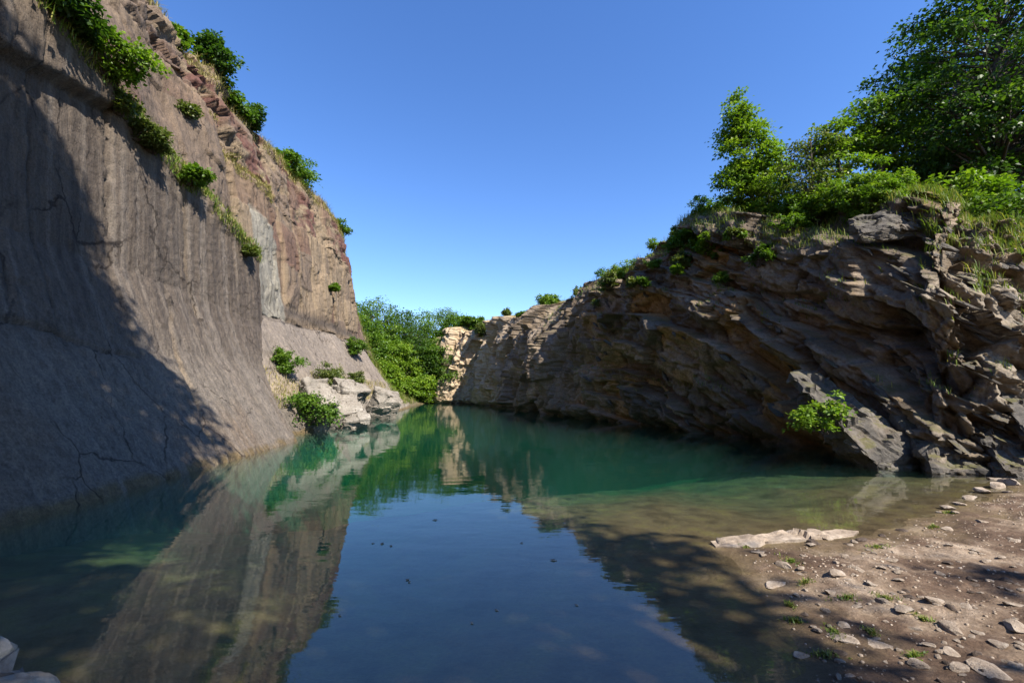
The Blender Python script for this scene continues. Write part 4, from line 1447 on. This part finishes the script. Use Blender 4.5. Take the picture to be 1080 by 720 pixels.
# the pale flat shelf stones at the tip of the shore and the row of stones along the inlet
plates = (([(750, 571, .02), (768, 566, .03), (790, 565, .035), (806, 568, .03), (800, 574, .03), (772, 576, .025), (755, 576, .015)], 'westernmost thin pale rock plate'),
          ([(792, 565, .03), (815, 561, .045), (846, 559, .05), (866, 561, .045), (858, 567, .05), (830, 569, .045), (800, 571, .03)], 'middle broad pale rock plate'),
          ([(852, 558, .04), (880, 557, .035), (906, 559, .02), (902, 563, .025), (876, 566, .035), (856, 566, .04)], 'last pale rock plate toward the inlet'))
for k, (edge, lab) in enumerate(plates):
    pts_ = [on_z(x, y, z) for x, y, z in edge]
    plate = hull_rock('rock_plate', np.array(pts_ + [p + np.array([0, 0, -.12]) for p in pts_]), M['stone'], 0, 0, seed=8 + k, rough=.016, freq=6.0)
    tag(plate, lab.replace('westernmost', 'outermost') + ' at the waterline of the shore tip', 'rock', 'rock plates at the shore tip')
for k, (x, y, s) in enumerate(((760, 573, 22), (838, 565, 24), (872, 568, 16), (795, 573, 14))):
    stone_at(x, y, s, variants[k % 9], 'pale angular stone lying on the long rock ledge at the shore tip', 'stones on the rock ledge', .3)
for k, (x, y, s) in enumerate(((1000, 537, 17), (1012, 532, 19), (1024, 526, 20), (1037, 519, 26), (1052, 514, 24), (1066, 511, 26), (1049, 506, 18), (1074, 503, 30), (991, 540, 12), (1006, 541, 11), (1062, 519, 14))):
    stone_at(x, y, s, variants[(k * 2 + 1) % 9], 'pale rounded stone in the row along the narrow inlet under the dark cliff', 'stones along the inlet', .25)
picked = [(828, 597, 20), (818, 617, 30), (800, 583, 16), (804, 586, 14), (876, 625, 14), (930, 634, 16), (955, 644, 24), (880, 605, 22), (889, 659, 18), (872, 644, 12),
          (845, 692, 18), (890, 674, 34), (925, 678, 44), (985, 634, 26), (1000, 662, 26), (1003, 688, 34), (968, 703, 20), (1045, 708, 50), (1072, 662, 34), (918, 615, 14),
          (1070, 638, 22), (1035, 550, 20), (997, 558, 16), (1040, 592, 14), (1072, 571, 16), (856, 575, 12), (905, 600, 14), (845, 601, 10), (940, 592, 14), (1020, 640, 16), (966, 662, 16),
          (1055, 680, 22), (1012, 705, 22), (905, 640, 14), (862, 665, 12), (948, 612, 12), (990, 605, 12), (1068, 700, 18), (980, 680, 14), (935, 655, 12), (1032, 668, 14)]
for k, (x, y, s) in enumerate(picked):
    big_ = s >= 30
    stone_at(x, y, s, variants[(k * 5 + 2) % 9], 'large pale flat stone half sunk in the brown earth of the shore' if big_ else 'small pale stone lying on the brown earth of the shore',
             'large stones on the shore' if big_ else 'small stones on the shore', .45 if big_ else .42, asp=(1, .8, .5) if big_ else (1, 1, .9))
for k, (x, y, s) in enumerate(((858, 572, 14), (952, 560, 12), (884, 688, 14), (1003, 640, 12), (910, 570, 13), (1022, 610, 10), (930, 565, 10), (1060, 612, 14), (960, 630, 11))):
    stone_at(x, y, s, variants_d[k % 4], 'dark brown angular stone among the pale ones on the shore', 'dark stones on the shore')
g2 = random.Random(77)
n_small = 0
while n_small < 120:
    x, y = g2.uniform(820, 1080), g2.uniform(560, 720)
    p = on_z(x, y, .08)
    if gz(p[0], p[1]) < .02:
        continue
    stone_at(x, y, g2.uniform(5, 11), g2.choice(variants + variants_d[:2]), 'pebble sized stone scattered on the brown earth of the shore', 'scattered pebbles on the shore', .5)
    n_small += 1
# gravel, too fine to count
g3 = np.random.default_rng(31)
cube = np.array([(-1, -1, -.6), (1, -1, -.6), (1, 1, -.6), (-1, 1, -.6), (-.7, -.6, .6), (.6, -.7, .6), (.7, .6, .6), (-.6, .7, .6)])
cf = np.array([(0, 3, 2, 1), (4, 5, 6, 7), (0, 1, 5, 4), (1, 2, 6, 5), (2, 3, 7, 6), (3, 0, 4, 7)])
xs, ys = g3.uniform(.2, 13, 44000), g3.uniform(.5, 9.5, 44000)
zs = ground_z(xs, ys)
dn = fbm(xs * 1.1, ys * 1.1, 0, 3, 55)
ok = (zs > .008) & (dn > -.5) & (g3.random(len(xs)) < .35 + .5 * dn)
xs, ys, zs = xs[ok], ys[ok], zs[ok]
n = len(xs)
sz_ = .004 + .011 * g3.random(n) ** 2.5
an = g3.random(n) * 6.28
cc, ss = np.cos(an), np.sin(an)
V = cube[None] * sz_[:, None, None] * g3.uniform(.6, 1.3, (n, 8, 3))
V = np.stack([V[..., 0] * cc[:, None] - V[..., 1] * ss[:, None], V[..., 0] * ss[:, None] + V[..., 1] * cc[:, None], V[..., 2]], -1) + np.stack([xs, ys, zs], -1)[:, None]
fl = (cf[None] + (np.arange(n) * 8)[:, None, None]).ravel()
gr = link('gravel', mesh_np('gravel', V.reshape(-1, 3), fl, np.full(n * 6, 4)), M['stone'])
tag(gr, 'fine gravel strewn over the brown earth shore', kind='stuff')

# bedrock showing at the near left edge of the shallows
hull_rock('boulder', np.array([(-4.6, 2.95, .07), (-3.7, 3.2, .05), (-2.95, 2.95, .02), (-2.5, 2.65, .05), (-2.8, 1.8, .14), (-4.6, 1.7, .16), (-4.8, 2.8, -.5), (-2.3, 2.9, -.5), (-3, 1.6, -.5), (-4.8, 1.5, -.5), (-3.6, 3.7, -.5)]),
          M['pale'], seed=5, rough=.08, freq=3.0)
tag(bpy.data.objects['boulder'] if bpy.data.objects.get('boulder') and bpy.data.objects['boulder'].parent is None else [o for o in bpy.data.objects if o.name.startswith('boulder') and o.parent is None][0],
    'low pale bedrock hump rising from the dark shallows at the near shore', 'rock')

# weeds on the shore
weeds = [(835, 590, 24, 'flat green weed beside a pale stone near the tip of the shore'), (848, 612, 16, 'small green weed between shore tip and open earth'), (838, 648, 18, 'bright green weed tuft at the wet edge of the shore'),
         (832, 632, 14, 'little weed tuft at the wet edge'), (893, 630, 18, 'green weed tuft on the open earth'), (935, 632, 22, 'wide low weed among pale stones'), (880, 663, 22, 'upright weed tuft beside a flat stone'),
         (868, 683, 22, 'dark mossy clump at the shaded waterline'), (964, 690, 16, 'small weed on the dry earth'), (785, 571, 14, 'grass tuft growing from the pale shelf stones'), (1000, 537, 12, 'grass tuft between stones of the inlet row'),
         (918, 664, 14, 'sparse weed tuft next to a large flat stone'), (975, 655, 12, 'tiny weed sprig on the dry earth'), (985, 553, 18, 'yellow mossy clump at the inlet edge'), (925, 575, 22, 'flattened clump of dry weed on the earth')]
for k, (x, y, s, lab) in enumerate(weeds):
    g4 = np.random.default_rng(400 + k)
    p = on_z(x, y, .06)
    R = s / F * p[1] * .5
    nn = 150
    a = g4.random(nn) * 6.28
    nn = 90
    a = a[:nn]
    rr = R * .55 * np.abs(g4.normal(size=nn))
    st_ = g4.random() * 3.1
    pos = np.stack([np.cos(a) * rr * 1.3, np.sin(a) * rr * .7, 0 * a], 1)
    pos = np.stack([pos[:, 0] * math.cos(st_) - pos[:, 1] * math.sin(st_), pos[:, 0] * math.sin(st_) + pos[:, 1] * math.cos(st_), pos[:, 2]], 1)
    pos[:, 2] = ground_z(pos[:, 0] + p[0], pos[:, 1] + p[1]) - gz(p[0], p[1]) - .004
    root = link('weed', None)
    root.location = (p[0], p[1], gz(p[0], p[1]))
    tag(root, lab, 'weed', 'weeds on the shore')
    V, fl, sz = blades(pos, g4.uniform(.012, .05, nn), g4, 1.3, .003)
    weed_blades = link('blades', mesh_np('blades', V, fl, sz, rnd=np.repeat(.25 + g4.random(nn) * .75, 2)), M['grass'], root)
    dirs = norm_rows(np.stack([np.cos(a), np.sin(a), .35 + 0 * a], 1) + .4 * g4.normal(size=(nn, 3)))
    V = leaf_arrays(pos + np.array([[0, 0, .012]]), dirs, norm_rows(np.array([[0, 0, 1.]]) + .4 * g4.normal(size=(nn, 3))), g4.uniform(.010, .024, nn), .55)
    weed_blades['kind'] = 'stuff'
    weed_leaves = link('leaves', mesh_np('leaves', V, np.arange(nn * 4), np.full(nn, 4), rnd=g4.random(nn)), M['leaf_olive' if k % 2 else 'leaf_mid'], root)
    weed_leaves['kind'] = 'stuff'

# leaves and twigs afloat
for k, (x, y, s) in enumerate(((402, 574, 9), (412, 576, 7), (462, 548, 8), (428, 612, 8), (433, 614, 6), (580, 590, 10), (522, 642, 7), (497, 655, 7), (395, 572, 5), (357, 648, 6), (606, 637, 6), (552, 572, 5))):
    p = on_z(x, y, .004)
    L = s / F * p[1] * .75
    a = random.uniform(0, 6.28)
    d = np.array([[math.cos(a), math.sin(a), 0]])
    V = leaf_arrays(np.zeros((1, 3)), d, np.array([[0, 0, 1.]]), np.array([L]), .6, .05)
    V = np.concatenate([V, V - np.array([[0, 0, .002]])])
    me = mesh_np('floating_leaf', V, [0, 1, 2, 3, 7, 6, 5, 4, 0, 4, 5, 1, 1, 5, 6, 2, 2, 6, 7, 3, 3, 7, 4, 0], [4] * 6)
    o = link('floating_leaf', me, M['stone'])
    o.location = (p[0], p[1], .005)
    tag(o, 'curled brown leaf floating on the still blue water', 'leaf', 'leaves floating on the lake')
